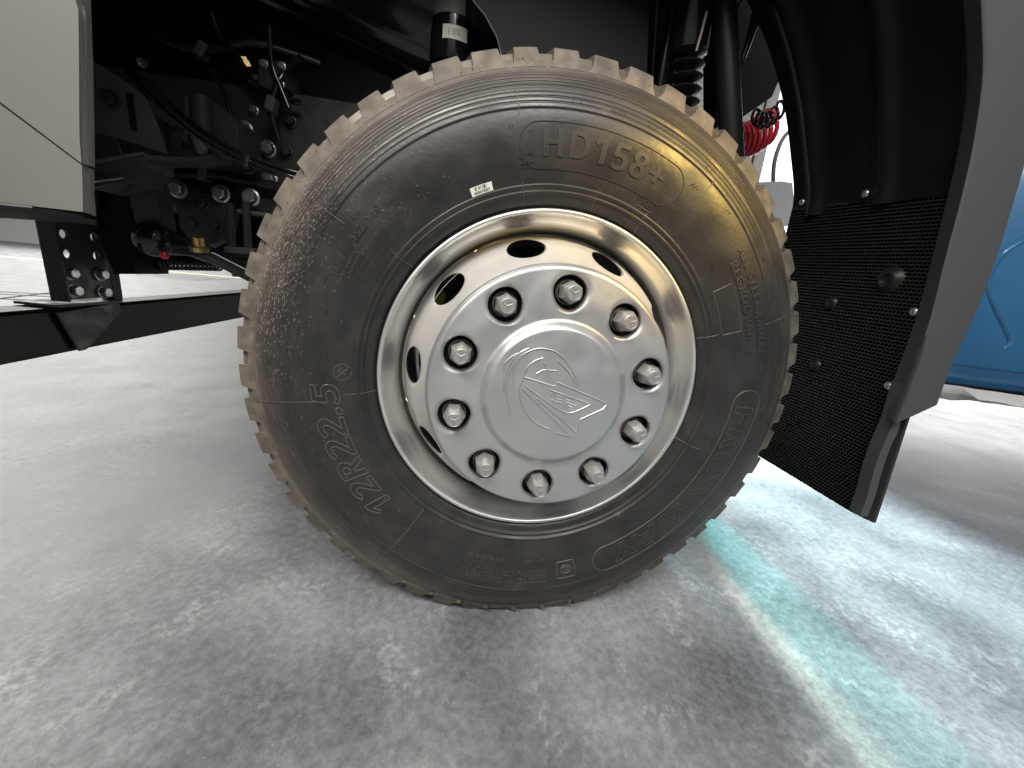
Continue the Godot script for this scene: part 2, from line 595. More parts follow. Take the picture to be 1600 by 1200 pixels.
func neighbours() -> void:
	panes()
	# blue vehicle parked askew beyond the fender
	var o := thing("parked_vehicle", "bright blue vehicle parked behind the truck's grey fender lip", "vehicle")
	var a := Vector3(2.508, 0.0, -1.081)
	var along := (Vector3(2.827, 0, -0.921) - a).normalized()
	var out := Vector3(-along.z, 0, along.x)
	if out.z < 0:
		out = -out
	var side := [Vector2(-0.1, 0.36), Vector2(-0.06, 0.375), Vector2(-0.03, 0.42), Vector2(-0.004, 0.475), Vector2(0.006, 0.482), Vector2(0.012, 0.495), Vector2(0.04, 0.62), Vector2(0.05, 0.8), Vector2(0.045, 1.0), Vector2(0.03, 1.2), Vector2(-0.03, 1.6), Vector2(-0.12, 1.95)]
	var g := Geo.new()
	var rows := []
	for k in 41:
		var s := lerpf(-0.9, 2.6, k / 40.0)
		var row := []
		for p in side:
			var bend := -0.05 * pow(s / 1.5, 2.0)
			row.append(a + along * s + Vector3.UP * p.y + out * (p.x + bend))
		rows.append(row)
	g.grid(rows)
	put("body_side", g.mesh(28), M.blue, o)
	g = Geo.new()
	g.tube(smooth_path([Vector3(2.253, 1.08, -0.82), Vector3(2.19, 1.022, -0.83), Vector3(2.185, 0.952, -0.85), Vector3(2.219, 0.879, -0.86), Vector3(2.273, 0.799, -0.85), Vector3(2.35, 0.718, -0.84), Vector3(2.407, 0.655, -0.83), Vector3(2.419, 0.625, -0.83), Vector3(2.41, 0.602, -0.84)], 6), 0.013, 10)
	for i in g.t.size():
		g.t[i] -= out * 0.008
	put("pressed_crease", g.mesh(60), M.blue, o)
	# pale protective film hanging along its foot
	g = Geo.new()
	rows = [[], [], [], []]
	for k in 41:
		var s := lerpf(-0.7, 2.4, k / 40.0)
		var wave := 0.006 * sin(s * 31.0) + 0.008 * sin(s * 12.7 + 1.0)
		var base := a + along * s
		rows[0].append(base + Vector3.UP * (0.362 + wave * 0.3) + out * -0.02)
		rows[1].append(base + Vector3.UP * (0.345 + wave) + out * (0.012 + wave))
		rows[2].append(base + Vector3.UP * (0.315 + wave) + out * (0.022 - wave))
		rows[3].append(base + Vector3.UP * (0.29 - wave) + out * (-0.03))
	g.grid(rows)
	put("protective_film", g.mesh(50), mat(grey(0.55, 0.55, 0.55), 0.3), o)
	g = Geo.new()
	g.box(a + along * 0.8 + out * -0.5 + Vector3.UP * 0.62, Vector3(3.2, 0.7, 0.7), 0.05, Basis(along, Vector3.UP, along.cross(Vector3.UP)))
	put("underbody", g.mesh(20), M.matt, o)
	for s in [-0.35, 1.9]:
		var wpos: Vector3 = a + along * s + out * -0.22 + Vector3.UP * 0.3
		var w := Geo.new()
		w.lathe([Vector2(0.0, -0.1), Vector2(0.29, -0.1), Vector2(0.3, -0.08), Vector2(0.3, 0.08), Vector2(0.29, 0.1), Vector2(0, 0.1)], 40, wpos, out)
		put("road_wheel", w.mesh(40), M.matt, o)


# ---------------------------------------------------------------- tyre
var side_curve := [Vector2(0.288, -0.03), Vector2(0.2975, -0.014), Vector2(0.304, -0.004), Vector2(0.316, 0.002), Vector2(0.34, 0.0105), Vector2(0.375, 0.018), Vector2(0.41, 0.0205), Vector2(0.445, 0.0165), Vector2(0.475, 0.007), Vector2(0.4975, -0.0035)]
# ribs standing on the sidewall: radius, half width, height
var ribs := [[0.3215, 0.0022, 0.0022], [0.3305, 0.002, 0.0018], [0.4395, 0.0035, 0.0016], [0.4475, 0.003, 0.0016], [0.4555, 0.003, 0.0014], [0.4655, 0.0013, 0.0012], [0.4705, 0.0013, 0.0012], [0.4755, 0.0013, 0.0012], [0.4805, 0.0013, 0.0012], [0.4855, 0.0013, 0.0012]]


func side_z(r: float) -> float:
	var n := side_curve.size()
	var i := 1
	while i < n - 2 and r > side_curve[i + 1].x:
		i += 1
	var p: Vector2 = side_curve[i]
	var q: Vector2 = side_curve[i + 1]
	var o: Vector2 = side_curve[i - 1]
	var s: Vector2 = side_curve[mini(i + 2, n - 1)]
	var m0 := (q.y - o.y) / (q.x - o.x)
	var m1 := (s.y - p.y) / (s.x - p.x)
	var h := q.x - p.x
	var t := clampf((r - p.x) / h, 0.0, 1.0)
	var t2 := t * t
	var t3 := t2 * t
	return (2 * t3 - 3 * t2 + 1) * p.y + (t3 - 2 * t2 + t) * h * m0 + (3 * t2 - 2 * t3) * q.y + (t3 - t2) * h * m1


func rib_z(r: float) -> float:
	var z := 0.0
	for b in ribs:
		var d: float = absf(r - b[0]) / b[1]
		if d < 1.6:
			z += b[2] * (1.0 if d < 0.55 else smoothstep(1.6, 0.55, d))
	return z


# the load flattens the tyre where it stands on the floor
func sag(p: Vector3) -> Vector3:
	if p.y < 0.09:
		var low := 0.0015
		if p.y < low + 0.02:
			var k := low + 0.02 - p.y
			p.y = low + 0.02 - minf(k, 0.02 + 0.0 * k) if k > 0.02 else p.y
			p.y = maxf(p.y, low)
	if p.y < 0.22 and p.z > -0.12:
		var w := smoothstep(0.22, 0.04, p.y) * smoothstep(0.42, 0.05, absf(p.x))
		p.z += 0.012 * w
	return p


func on_side(r: float, deg: float, h := 0.0) -> Vector3:
	var a := deg_to_rad(deg)
	return sag(Vector3(r * cos(a), WY + r * sin(a), side_z(r) + h))


func tyre() -> void:
	var prof := []
	prof.append_array([Vector2(0.2875, -0.05), Vector2(0.29, -0.03)])
	var r := 0.2975
	while r < 0.4968:
		prof.append(Vector2(r, side_z(r) + rib_z(r)))
		var fine_here := false
		for b in ribs:
			if absf(r - b[0]) < b[1] * 1.9:
				fine_here = true
		r += 0.0006 if fine_here else 0.003
	prof.append_array([Vector2(0.4972, -0.0036), Vector2(0.5, -0.005), Vector2(0.5075, -0.009), Vector2(0.5081, -0.0094), Vector2(0.5087, -0.0101), Vector2(0.509, -0.0108), Vector2(0.5096, -0.0198), Vector2(0.5098, -0.0204), Vector2(0.5103, -0.021), Vector2(0.5108, -0.0213), Vector2(0.5235, -0.0262), Vector2(0.524, -0.0266), Vector2(0.5244, -0.0273), Vector2(0.5255, -0.0325), Vector2(0.529, -0.045), Vector2(0.5305, -0.085)])
	prof.append_array([Vector2(0.531, -0.0855), Vector2(0.544, -0.086), Vector2(0.545, -0.12), Vector2(0.545, -0.138), Vector2(0.544, -0.168), Vector2(0.531, -0.1685), Vector2(0.53, -0.175), Vector2(0.54, -0.177), Vector2(0.535, -0.225), Vector2(0.5, -0.247)])
	for q in [Vector2(0.475, -0.26), Vector2(0.445, -0.27), Vector2(0.41, -0.274), Vector2(0.375, -0.272), Vector2(0.34, -0.264), Vector2(0.304, -0.25), Vector2(0.288, -0.225)]:
		prof.append(q)
	var segs := 720
	var rows := prof.size()
	var pos := PackedVector3Array()
	var uv := PackedVector2Array()
	var nor := PackedVector3Array()
	for i in rows:
		var p: Vector2 = prof[i]
		for k in segs + 1:
			var ang := TAU * k / segs
			pos.append(sag(Vector3(p.x * cos(ang), WY + p.x * sin(ang), p.y)))
			# outer side only carries the picture: u round the wheel, v from bead to shoulder
			uv.append(Vector2(float(k) / segs, clampf((p.x - 0.28) / 0.27, 0.0, 1.0)))
	nor.resize(pos.size())
	var w := segs + 1
	for i in rows:
		for k in w:
			var du := pos[i * w + (k + 1 if k < segs else 1)] - pos[i * w + (k - 1 if k > 0 else segs - 1)]
			var dv := pos[mini(i + 1, rows - 1) * w + k] - pos[maxi(i - 1, 0) * w + k]
			var n := du.cross(dv)
			nor[i * w + k] = (-n).normalized()
	var idx := PackedInt32Array()
	for i in rows - 1:
		for k in segs:
			var q := i * w + k
			idx.append_array([q, q + 1, q + w, q + 1, q + w + 1, q + w])
	var arrays := []
	arrays.resize(Mesh.ARRAY_MAX)
	arrays[Mesh.ARRAY_VERTEX] = pos
	arrays[Mesh.ARRAY_NORMAL] = nor
	arrays[Mesh.ARRAY_TEX_UV] = uv
	arrays[Mesh.ARRAY_INDEX] = idx
	var m := ArrayMesh.new()
	m.add_surface_from_arrays(Mesh.PRIMITIVE_TRIANGLES, arrays)
	put("tyre", m, rubber(), wheel, "black tyre with moulded lettering, dusty round its shoulder")
	# mould lines across the sidewall: angle, from radius, to radius
	var g := Geo.new()
	for l in [[102.5, 0.427, 0.466], [145.5, 0.415, 0.475], [187.5, 0.402, 0.492], [186.5, 0.302, 0.352], [231.5, 0.334, 0.488], [268.5, 0.425, 0.446], [299.0, 0.43, 0.492], [341.0, 0.303, 0.352], [20.0, 0.303, 0.34], [19.5, 0.425, 0.5], [57.0, 0.405, 0.458], [143.0, 0.304, 0.345], [103.0, 0.302, 0.34], [81.5, 0.302, 0.332], [65.0, 0.302, 0.338], [340.0, 0.45, 0.5], [300.0, 0.303, 0.336]]:
		var pts := []
		var bend := rng.randf_range(-0.9, 0.9)
		for k in 9:
			var rr: float = lerpf(l[1], l[2], k / 8.0)
			pts.append(on_side(rr, l[0] + bend * sin(k / 8.0 * 2.6), 0.0004 + rib_z(rr)))
		g.tube(pts, 0.0008, 5)
	put("mould_line", g.mesh(70), M.mould, wheel).set_meta("kind", "stuff")
	# little hairs of rubber left by the vents of the mould
	var h := Geo.new()
	for k in 130:
		var deg := rng.randf() * 360.0
		var rr: float = [rng.randf_range(0.34, 0.43), 0.4475, rng.randf_range(0.497, 0.525)][k % 3]
		var twins := rng.randi_range(1, 3)
		for j in twins:
			var p := on_side(rr, deg + j * 0.75, 0.0)
			if rr > 0.49:
				p = Vector3(rr * cos(deg_to_rad(deg + j * 2.2)), WY + rr * sin(deg_to_rad(deg + j * 2.2)), -0.0035 - (rr - 0.4965) * 0.55)
			var tip := p + Vector3(rng.randf_range(-0.0016, 0.0016), rng.randf_range(-0.002, 0.001), rng.randf_range(0.003, 0.0055))
			h.tube([p, tip], 0.0005, 5)
	put("vent_hair", h.mesh(60), M.hair, wheel).set_meta("kind", "stuff")


# rubber seen from the side: black, faintly smeared, with dust thrown on the shoulder and grit on the upper left
func rubber() -> StandardMaterial3D:
	var wide := 2048
	var high := 512
	var n1 := FastNoiseLite.new()
	n1.seed = 3; n1.frequency = 0.012; n1.fractal_octaves = 5
	var n2 := FastNoiseLite.new()
	n2.seed = 9; n2.frequency = 0.05; n2.fractal_octaves = 4
	var a := n1.get_seamless_image(wide, high).get_data()
	var b := n2.get_seamless_image(wide, high).get_data()
	var px := PackedByteArray()
	px.resize(wide * high * 3)
	var dusty := PackedFloat32Array()
	dusty.resize(wide)
	for x in wide:
		var deg := 360.0 * x / wide
		dusty[x] = 0.35 + 0.65 * smoothstep(70.0, 95.0, deg) * smoothstep(262.0, 235.0, deg)
	var lut := PackedByteArray()
	lut.resize(1024)
	for i in 1024:
		lut[i] = clampi(int(255.0 * Color(i / 2048.0, 0, 0).linear_to_srgb().r), 0, 255)
	for y in high:
		var r := 0.28 + 0.27 * (y + 0.5) / high
		var shoulder := smoothstep(0.44, 0.5, r)
		var edge := smoothstep(0.488, 0.499, r)
		for x in wide:
			var i := y * wide + x
			var na := a[i] / 255.0
			var nb := b[i] / 255.0
			var d := dusty[x] * (shoulder * (0.2 + 0.8 * na) + 0.1 * maxf(na - 0.45, 0.0) * nb * 2.0)
			d = lerpf(d, dusty[x] * (0.9 + 0.9 * na * nb) * 1.3, edge)
			var v := 0.014 + 0.011 * na + 0.005 * nb
			px[i * 3] = lut[int(2048.0 * minf(v * 1.03 + d * 0.07, 0.49))]
			px[i * 3 + 1] = lut[int(2048.0 * minf(v * 0.97 + d * 0.059, 0.49))]
			px[i * 3 + 2] = lut[int(2048.0 * minf(v * 0.94 + d * 0.047, 0.49))]
	for k in 2600:
		var deg := 158.0 + rng.randfn(0.0, 13.0)
		var r := 0.478 + rng.randfn(0.0, 0.024)
		if k % 7 == 0:
			deg = rng.randf_range(120.0, 235.0)
			r = rng.randf_range(0.36, 0.49)
		var x := posmod(int(deg / 360.0 * wide), wide)
		var y := clampi(int((r - 0.28) / 0.27 * high), 0, high - 2)
		var s := rng.randi_range(105, 190)
		for dx in rng.randi_range(1, 2):
			for ch in 3:
				px[(y * wide + posmod(x + dx, wide)) * 3 + ch] = s - ch * 9
	# scuffs of dried mud
	for s in [[229.0, 0.455, 3.2, 0.006], [236.0, 0.432, 4.0, 0.005], [85.0, 0.444, 1.0, 0.006], [305.0, 0.33, 1.0, 0.004], [268.0, 0.43, 2.0, 0.004], [62.0, 0.37, 4.0, 0.004]]:
		for k in 420:
			var deg: float = s[0] + rng.randfn(0.0, s[2])
			var r: float = s[1] + rng.randfn(0.0, s[3]) + (deg - s[0]) * 0.0006
			var x := posmod(int(deg / 360.0 * wide), wide)
			var y := clampi(int((r - 0.28) / 0.27 * high), 0, high - 2)
			for ch in 3:
				var at := (y * wide + x) * 3 + ch
				px[at] = mini(px[at] + 22 - ch * 4, 150)
	var m := mat(Color(1, 1, 1), 0.5)
	m.albedo_texture = ImageTexture.create_from_image(Image.create_from_data(wide, high, false, Image.FORMAT_RGB8, px))
	m.roughness = 1.0
	m.roughness_texture = noise_texture(1024, 0.02, Color(0.3, 0.3, 0.3), Color(0.5, 0.5, 0.5), 5, FastNoiseLite.TYPE_SIMPLEX_SMOOTH, 8)
	m.heightmap_enabled = true
	m.heightmap_texture = noise_texture(2048, 0.1, Color(0, 0, 0), Color(1, 1, 1), 4, FastNoiseLite.TYPE_SIMPLEX_SMOOTH, 8)
	m.heightmap_scale = 0.008
	return m


func tread_lugs() -> void:
	for i in 52:
		var mid := 106.3 - 6.923 * i + rng.randf_range(-0.25, 0.25)
		var w := 4.15 + rng.randf_range(-0.2, 0.35)
		var g := Geo.new()
		# rings of (radius, z, half width in degrees, lean in degrees) from the foot of the face over the top to the back
		var rings := []
		var steps := [[0.4955, -0.006, 0.74, 0.0], [0.4968, -0.0028, 0.73, 0.0], [0.502, -0.005, 0.64, 0.0], [0.511, -0.0095, 0.56, 0.0], [0.5278, -0.0185, 0.5, 0.0], [0.5302, -0.0212, 0.48, 0.05], [0.5345, -0.036, 0.43, 0.3], [0.5395, -0.057, 0.42, 0.7], [0.541, -0.078, 0.42, 1.0], [0.525, -0.082, 0.46, 1.0]]
		for s in steps:
			var ring := []
			for k in 5:
				var deg: float = mid + s[3] + w * s[2] * (k / 2.0 - 1.0)
				var a := deg_to_rad(deg)
				ring.append(sag(Vector3(s[0] * cos(a), WY + s[0] * sin(a), s[1])))
			rings.append(ring)
		g.grid(rings)
		for e in [0, 4]:
			var foot := []
			var top := []
			for j in rings.size():
				var p: Vector3 = rings[j][e]
				top.append(p)
				var c := Vector3(0, WY, p.z)
				var dir := (p - c).normalized()
				var turn := deg_to_rad(0.45 if e == 4 else -0.45)
				dir = dir.rotated(Vector3.BACK, turn)
				foot.append(sag(c + dir * minf(0.4985, (p - c).length() - 0.0005) + Vector3(0, 0, -0.001)))
			g.grid([top, foot] if e == 0 else [foot, top])
		var deg := fposmod(mid, 360.0)
		var k := 3
		if deg > 58.0 and deg < 215.0:
			k = 0
		elif deg > 28.0 and deg < 238.0:
			k = 1
		elif deg < 258.0 or deg > 335.0:
			k = 2
		put("tread_lug", g.mesh(32), M["lug%d" % k], wheel)


# ---------------------------------------------------------------- writing moulded on the sidewall
func glyphs(text: String, bold := true, font := "Droid Sans") -> PackedVector3Array:
	var t := TextMesh.new()
	var f := SystemFont.new()
	f.font_names = PackedStringArray([font])
	f.font_weight = 700 if bold else 400
	t.font = f
	t.font_size = 64
	t.pixel_size = 0.01
	t.depth = 0.1
	t.curve_step = 2.0
	t.text = text
	var arr := t.get_mesh_arrays()
	var v: PackedVector3Array = arr[Mesh.ARRAY_VERTEX]
	var out := PackedVector3Array()
	if arr[Mesh.ARRAY_INDEX] != null and arr[Mesh.ARRAY_INDEX].size():
		for i in arr[Mesh.ARRAY_INDEX]:
			out.append(v[i])
	else:
		out = v
	return out


func extent(v: PackedVector3Array) -> AABB:
	var b := AABB(v[0], Vector3.ZERO)
	for p in v:
		b = b.expand(p)
	return b


# solid raised letters: from one angle to another (clockwise), foot radius, height of the letters, height they stand proud
func arc_text(text: String, from: float, to: float, foot: float, tall: float, proud: float, material: Material, bold := true, font := "Droid Sans") -> void:
	var v := glyphs(text, bold, font)
	var b := extent(v)
	var g := Geo.new()
	var stack := []
	for i in range(0, v.size(), 3):
		stack.append([v[i], v[i + 1], v[i + 2]])
	var sy := tall / b.size.y
	var sx := deg_to_rad(from - to) * (foot + tall / 2) / b.size.x
	var longest := 0.011
	while stack.size():
		var q: Array = stack.pop_back()
		var e := [((q[1] - q[0]) * Vector3(sx, sy, 0)).length(), ((q[2] - q[1]) * Vector3(sx, sy, 0)).length(), ((q[0] - q[2]) * Vector3(sx, sy, 0)).length()]
		var k := e.find(e.max())
		if e[k] > longest:
			var m: Vector3 = (q[k] + q[(k + 1) % 3]) / 2
			stack.append([q[k], m, q[(k + 2) % 3]])
			stack.append([m, q[(k + 1) % 3], q[(k + 2) % 3]])
			continue
		var o := []
		for p in q:
			var at := Vector2((p.x - b.position.x) / b.size.x, (p.y - b.position.y) * sy)
			o.append(on_side(foot + at.y, lerpf(from, to, at.x), proud if p.z > 0 else -0.001))
		g.tri(o[0], o[1], o[2])
	put("raised_lettering", g.mesh(30), material, wheel)


# letters drawn by a thin raised outline
func arc_outline(text: String, from: float, to: float, foot: float, tall: float, thick: float, material: Material, slant := 0.0, font := "Droid Sans") -> void:
	var v := glyphs(text, true, font)
	var b := extent(v)
	var edges := {}
	for i in range(0, v.size(), 3):
		if v[i].z < 0.01 or v[i + 1].z < 0.01 or v[i + 2].z < 0.01:
			continue
		for k in 3:
			var p := Vector2i(roundi(v[i + k].x * 5000), roundi(v[i + k].y * 5000))
			var q := Vector2i(roundi(v[i + (k + 1) % 3].x * 5000), roundi(v[i + (k + 1) % 3].y * 5000))
			var key := Vector4i(p.x, p.y, q.x, q.y) if p < q else Vector4i(q.x, q.y, p.x, p.y)
			edges[key] = edges.get(key, 0) + 1
	var g := Geo.new()
	var sy := tall / b.size.y
	for key in edges:
		if edges[key] != 1:
			continue
		var p := Vector2(key.x, key.y) / 5000.0
		var q := Vector2(key.z, key.w) / 5000.0
		var steps := maxi(1, int(p.distance_to(q) * sy / 0.007))
		var pts := []
		for k in steps + 1:
			var c := p.lerp(q, float(k) / steps)
			var y := (c.y - b.position.y) * sy
			var x := (c.x - b.position.x) / b.size.x + slant * (c.y - b.position.y) / b.size.x
			pts.append(on_side(foot + y, lerpf(from, to, x), 0.0002))
		g.tube(pts, thick, 5)
	put("raised_lettering", g.mesh(70), material, wheel)


func arc_line(g: Geo, path: Array, thick: float, closed := false) -> void:
	var pts := []
	var n := path.size()
	for i in (n if closed else n - 1):
		var p: Vector2 = path[i]
		var q: Vector2 = path[(i + 1) % n]
		var steps := maxi(1, int(Vector2((p.x - q.x) * 0.007, p.y - q.y).length() / 0.007))
		for k in steps:
			var c := p.lerp(q, float(k) / steps)
			pts.append(on_side(c.y, c.x, 0.0002))
	if not closed:
		pts.append(on_side(path[n - 1].y, path[n - 1].x, 0.0002))
	g.tube(pts, thick, 5, true, closed)


# an outline with rounded ends in (angle, radius)
func capsule(a0: float, a1: float, r0: float, r1: float, round_by := 1.0) -> Array:
	var out := []
	var mid := (r0 + r1) / 2
	var h := (r1 - r0) / 2
	var dr := h * round_by
	var da := rad_to_deg(dr / mid)
	for c in [[a0 - da, r1 - dr, 90.0], [a1 + da, r1 - dr, 0.0], [a1 + da, r0 + dr, -90.0], [a0 - da, r0 + dr, -180.0]]:
		for k in 7:
			var t := deg_to_rad(c[2] + 90.0 - k * 15.0)
			out.append(Vector2(c[0] - cos(t) * da, c[1] + sin(t) * dr))
	return out


func small_print(g: Geo, from: float, to: float, r: float, tall: float) -> void:
	var a := from
	while a > to:
		var w := rng.randf_range(0.25, 0.6)
		if rng.randf() > 0.14:
			var k := rng.randi() % 3
			if k == 0:
				arc_line(g, [Vector2(a, r), Vector2(a, r + tall), Vector2(a - w, r + tall * 0.5)], 0.0005)
			elif k == 1:
				arc_line(g, [Vector2(a - w, r + tall), Vector2(a, r + tall * 0.5), Vector2(a - w, r)], 0.0005)
			else:
				arc_line(g, [Vector2(a, r + tall), Vector2(a, r), Vector2(a - w, r)], 0.0005)
		a -= w + 0.3


func lettering() -> void:
	arc_text("HD158+", 97.6, 66.9, 0.3695, 0.039, 0.0012, M.letters_dusty)
	arc_text("DOT 1XV BRWXX", 85.0, 70.6, 0.338, 0.0095, 0.0008, M.letters_dusty)
	arc_text("2625", 69.3, 65.3, 0.3425, 0.0095, 0.0009, M.letters_dusty)
	arc_text("A=S", 102.6, 99.6, 0.371, 0.0075, 0.0008, M.letters)
	arc_text("ALL STEEL RADIAL", 40.6, 11.6, 0.408, 0.0135, 0.0012, M.letters)
	arc_text("REGROOVABLE", 38.6, 12.2, 0.3865, 0.0135, 0.0012, M.letters)
	arc_text("MADE IN CHINA", 335.8, 319.6, 0.3245, 0.008, 0.0008, M.letters)
	arc_text("18PR", 156.5, 151.0, 0.389, 0.011, 0.0009, M.letters_dusty)
	arc_text("152/149 M", 147.3, 134.8, 0.389, 0.012, 0.0009, M.letters_dusty)
	arc_text("SIDEWALL 1 PLY STEEL CORD", 155.3, 135.6, 0.36, 0.0075, 0.0008, M.letters_dusty)
	arc_text("TREAD 4 PLIES STEEL CORD", 154.6, 136.2, 0.3485, 0.0075, 0.0008, M.letters_dusty)
	arc_outline("12R22.5", 223.5, 183.6, 0.3585, 0.045, 0.0011, M.mould, 0.12)
	arc_outline("FRONWAY", 357.0, 297.5, 0.3855, 0.0385, 0.001, M.outline)
	var g := Geo.new()
	arc_line(g, capsule(103.0, 61.2, 0.3535, 0.4175, 1.0), 0.0009, true)
	arc_line(g, capsule(104.0, 92.5, 0.3405, 0.355, 0.6), 0.0005, true)
	arc_line(g, capsule(70.3, 64.3, 0.3395, 0.3555, 1.0), 0.0009, true)
	arc_line(g, [Vector2(103.5, 0.371), Vector2(102.3, 0.3655), Vector2(100.0, 0.3625)], 0.0008)
	arc_line(g, [Vector2(102.4, 0.3655), Vector2(103.0, 0.362), Vector2(101.7, 0.362)], 0.0012, true)
	put("raised_outline", g.mesh(70), M.hair, wheel)
	g = Geo.new()
	arc_line(g, capsule(362.0, 291.0, 0.3775, 0.4325, 1.0), 0.0009, true)
	arc_line(g, capsule(33.5, 19.5, 0.345, 0.379, 0.12), 0.0007, true)
	arc_line(g, capsule(285.2, 279.8, 0.381, 0.4175, 0.25), 0.0008, true)
	# certification mark: an oval ring round three nested letters C
	var ring := []
	for k in 24:
		ring.append(Vector2(282.5 + cos(TAU * k / 24) * 1.75, 0.3985 + sin(TAU * k / 24) * 0.0085))
	arc_line(g, ring, 0.0007, true)
	for j in 3:
		var c := []
		for k in 9:
			var t := deg_to_rad(60.0 + k * 30.0)
			c.append(Vector2(282.5 + 0.75 - j * 0.72 - cos(t) * 0.62, 0.3985 + sin(t) * 0.0042))
		arc_line(g, c, 0.0006)
	# round mark split by a bar
	ring = []
	for k in 28:
		ring.append(Vector2(179.9 + cos(TAU * k / 28) * 2.3, 0.3515 + sin(TAU * k / 28) * 0.0135))
	arc_line(g, ring, 0.0007, true)
	arc_line(g, [Vector2(181.4, 0.361), Vector2(178.4, 0.342)], 0.0006)
	for s in [[180.6, 0.3465, 180.4, 0.3525], [179.6, 0.3445, 179.4, 0.3495], [179.9, 0.3565, 179.3, 0.3595], [178.9, 0.3525, 178.3, 0.3565], [179.6, 0.3535, 179.0, 0.357]]:
		arc_line(g, [Vector2(s[0], s[1]), Vector2(s[2], s[3])], 0.0006)
	put("raised_outline", g.mesh(70), M.mould, wheel)
	g = Geo.new()
	small_print(g, 157.0, 133.5, 0.381, 0.005)
	small_print(g, 156.0, 133.0, 0.3725, 0.005)
	for r in [0.392, 0.4, 0.408, 0.416]:
		small_print(g, 277.0 - rng.randf() * 2.0, 251.0 + rng.randf() * 3.0, r, 0.005)
	small_print(g, 276.0, 269.0, 0.37, 0.005)
	small_print(g, 264.0, 252.0, 0.368, 0.007)
	put("small_print", g.mesh(70), M.mould, wheel).set_meta("kind", "stuff")
	# paper sticker with a barcode
	var s := Geo.new()
	var top := []
	for k in 9:
		var deg := lerpf(117.2, 111.2, k / 8.0)
		top.append([on_side(0.334, deg, 0.0012), on_side(0.3465, deg, 0.0012)])
	var rows := [[], []]
	for q in top:
		rows[0].append(q[1])
		rows[1].append(q[0])
	s.grid(rows)
	var down := [[], []]
	for q in top:
		down[0].append(q[0])
		down[1].append(q[0] + Vector3(0, 0, -0.0015))
	s.grid(down)
	var st := put("barcode_sticker", s.mesh(60), M.white, wheel, "small white paper sticker with a barcode on the tyre above the rim")
	var bars := Geo.new()
	for k in 26:
		if rng.randf() < 0.62:
			var deg := 116.4 - k * 0.16
			var w := rng.randf_range(0.03, 0.07)
			bars.quad(on_side(0.3405, deg + w, 0.0016), on_side(0.3455, deg + w, 0.0016), on_side(0.3455, deg - w, 0.0016), on_side(0.3405, deg - w, 0.0016))
	put("barcode", bars.mesh(0), M.ink, wheel)
	var v := glyphs("H50619407", true)
	var b := extent(v)
	var tx := Geo.new()
	for i in range(0, v.size(), 3):
		if v[i].z > 0.01 and v[i + 1].z > 0.01 and v[i + 2].z > 0.01:
			var o := []
			for k in 3:
				var p := v[i + k]
				o.append(on_side(0.3352 + (p.y - b.position.y) / b.size.y * 0.004, lerpf(116.4, 112.0, (p.x - b.position.x) / b.size.x), 0.0016))
			tx.tri(o[0], o[1], o[2])
	put("sticker_number", tx.mesh(0), M.ink, wheel)


# ---------------------------------------------------------------- rim, disc, cover and nuts
func turned(profile: Array, segs := 160, crease := 30.0) -> ArrayMesh:
	# lathe about the wheel's axis with u round and v along the profile, for the brushed steel
	var pos := PackedVector3Array()
	var nor := PackedVector3Array()
	var uv := PackedVector2Array()
	var idx := PackedInt32Array()
	var along := 0.0
	for i in profile.size() - 1:
		var p: Vector2 = profile[i]
		var q: Vector2 = profile[i + 1]
		var d := (q - p)
		var n := Vector2(-d.y, d.x).normalized()
		var n0 := n
		var n1 := n
		if i > 0:
			var e: Vector2 = (p - profile[i - 1])
			var m := Vector2(-e.y, e.x).normalized()
			if m.dot(n) > cos(deg_to_rad(crease)):
				n0 = (n + m).normalized()
		if i < profile.size() - 2:
			var e: Vector2 = (profile[i + 2] - q)
			var m := Vector2(-e.y, e.x).normalized()
			if m.dot(n) > cos(deg_to_rad(crease)):
				n1 = (n + m).normalized()
		var at := pos.size()
		for k in segs + 1:
			var a := TAU * k / segs
			var c := Vector3(cos(a), sin(a), 0)
			pos.append(Vector3(0, WY, p.y) + c * p.x)
			pos.append(Vector3(0, WY, q.y) + c * q.x)
			nor.append(c * n0.x + Vector3(0, 0, n0.y))
			nor.append(c * n1.x + Vector3(0, 0, n1.y))
			uv.append(Vector2(float(k) / segs, along))
			uv.append(Vector2(float(k) / segs, along + d.length()))
		along += d.length()
		for k in segs:
			var s := at + k * 2
			idx.append_array([s, s + 2, s + 1, s + 2, s + 3, s + 1])
	var arrays := []
	arrays.resize(Mesh.ARRAY_MAX)
	arrays[Mesh.ARRAY_VERTEX] = pos
	arrays[Mesh.ARRAY_NORMAL] = nor
	arrays[Mesh.ARRAY_TEX_UV] = uv
	arrays[Mesh.ARRAY_INDEX] = idx
	var m := ArrayMesh.new()
	m.add_surface_from_arrays(Mesh.PRIMITIVE_TRIANGLES, arrays)
	return m


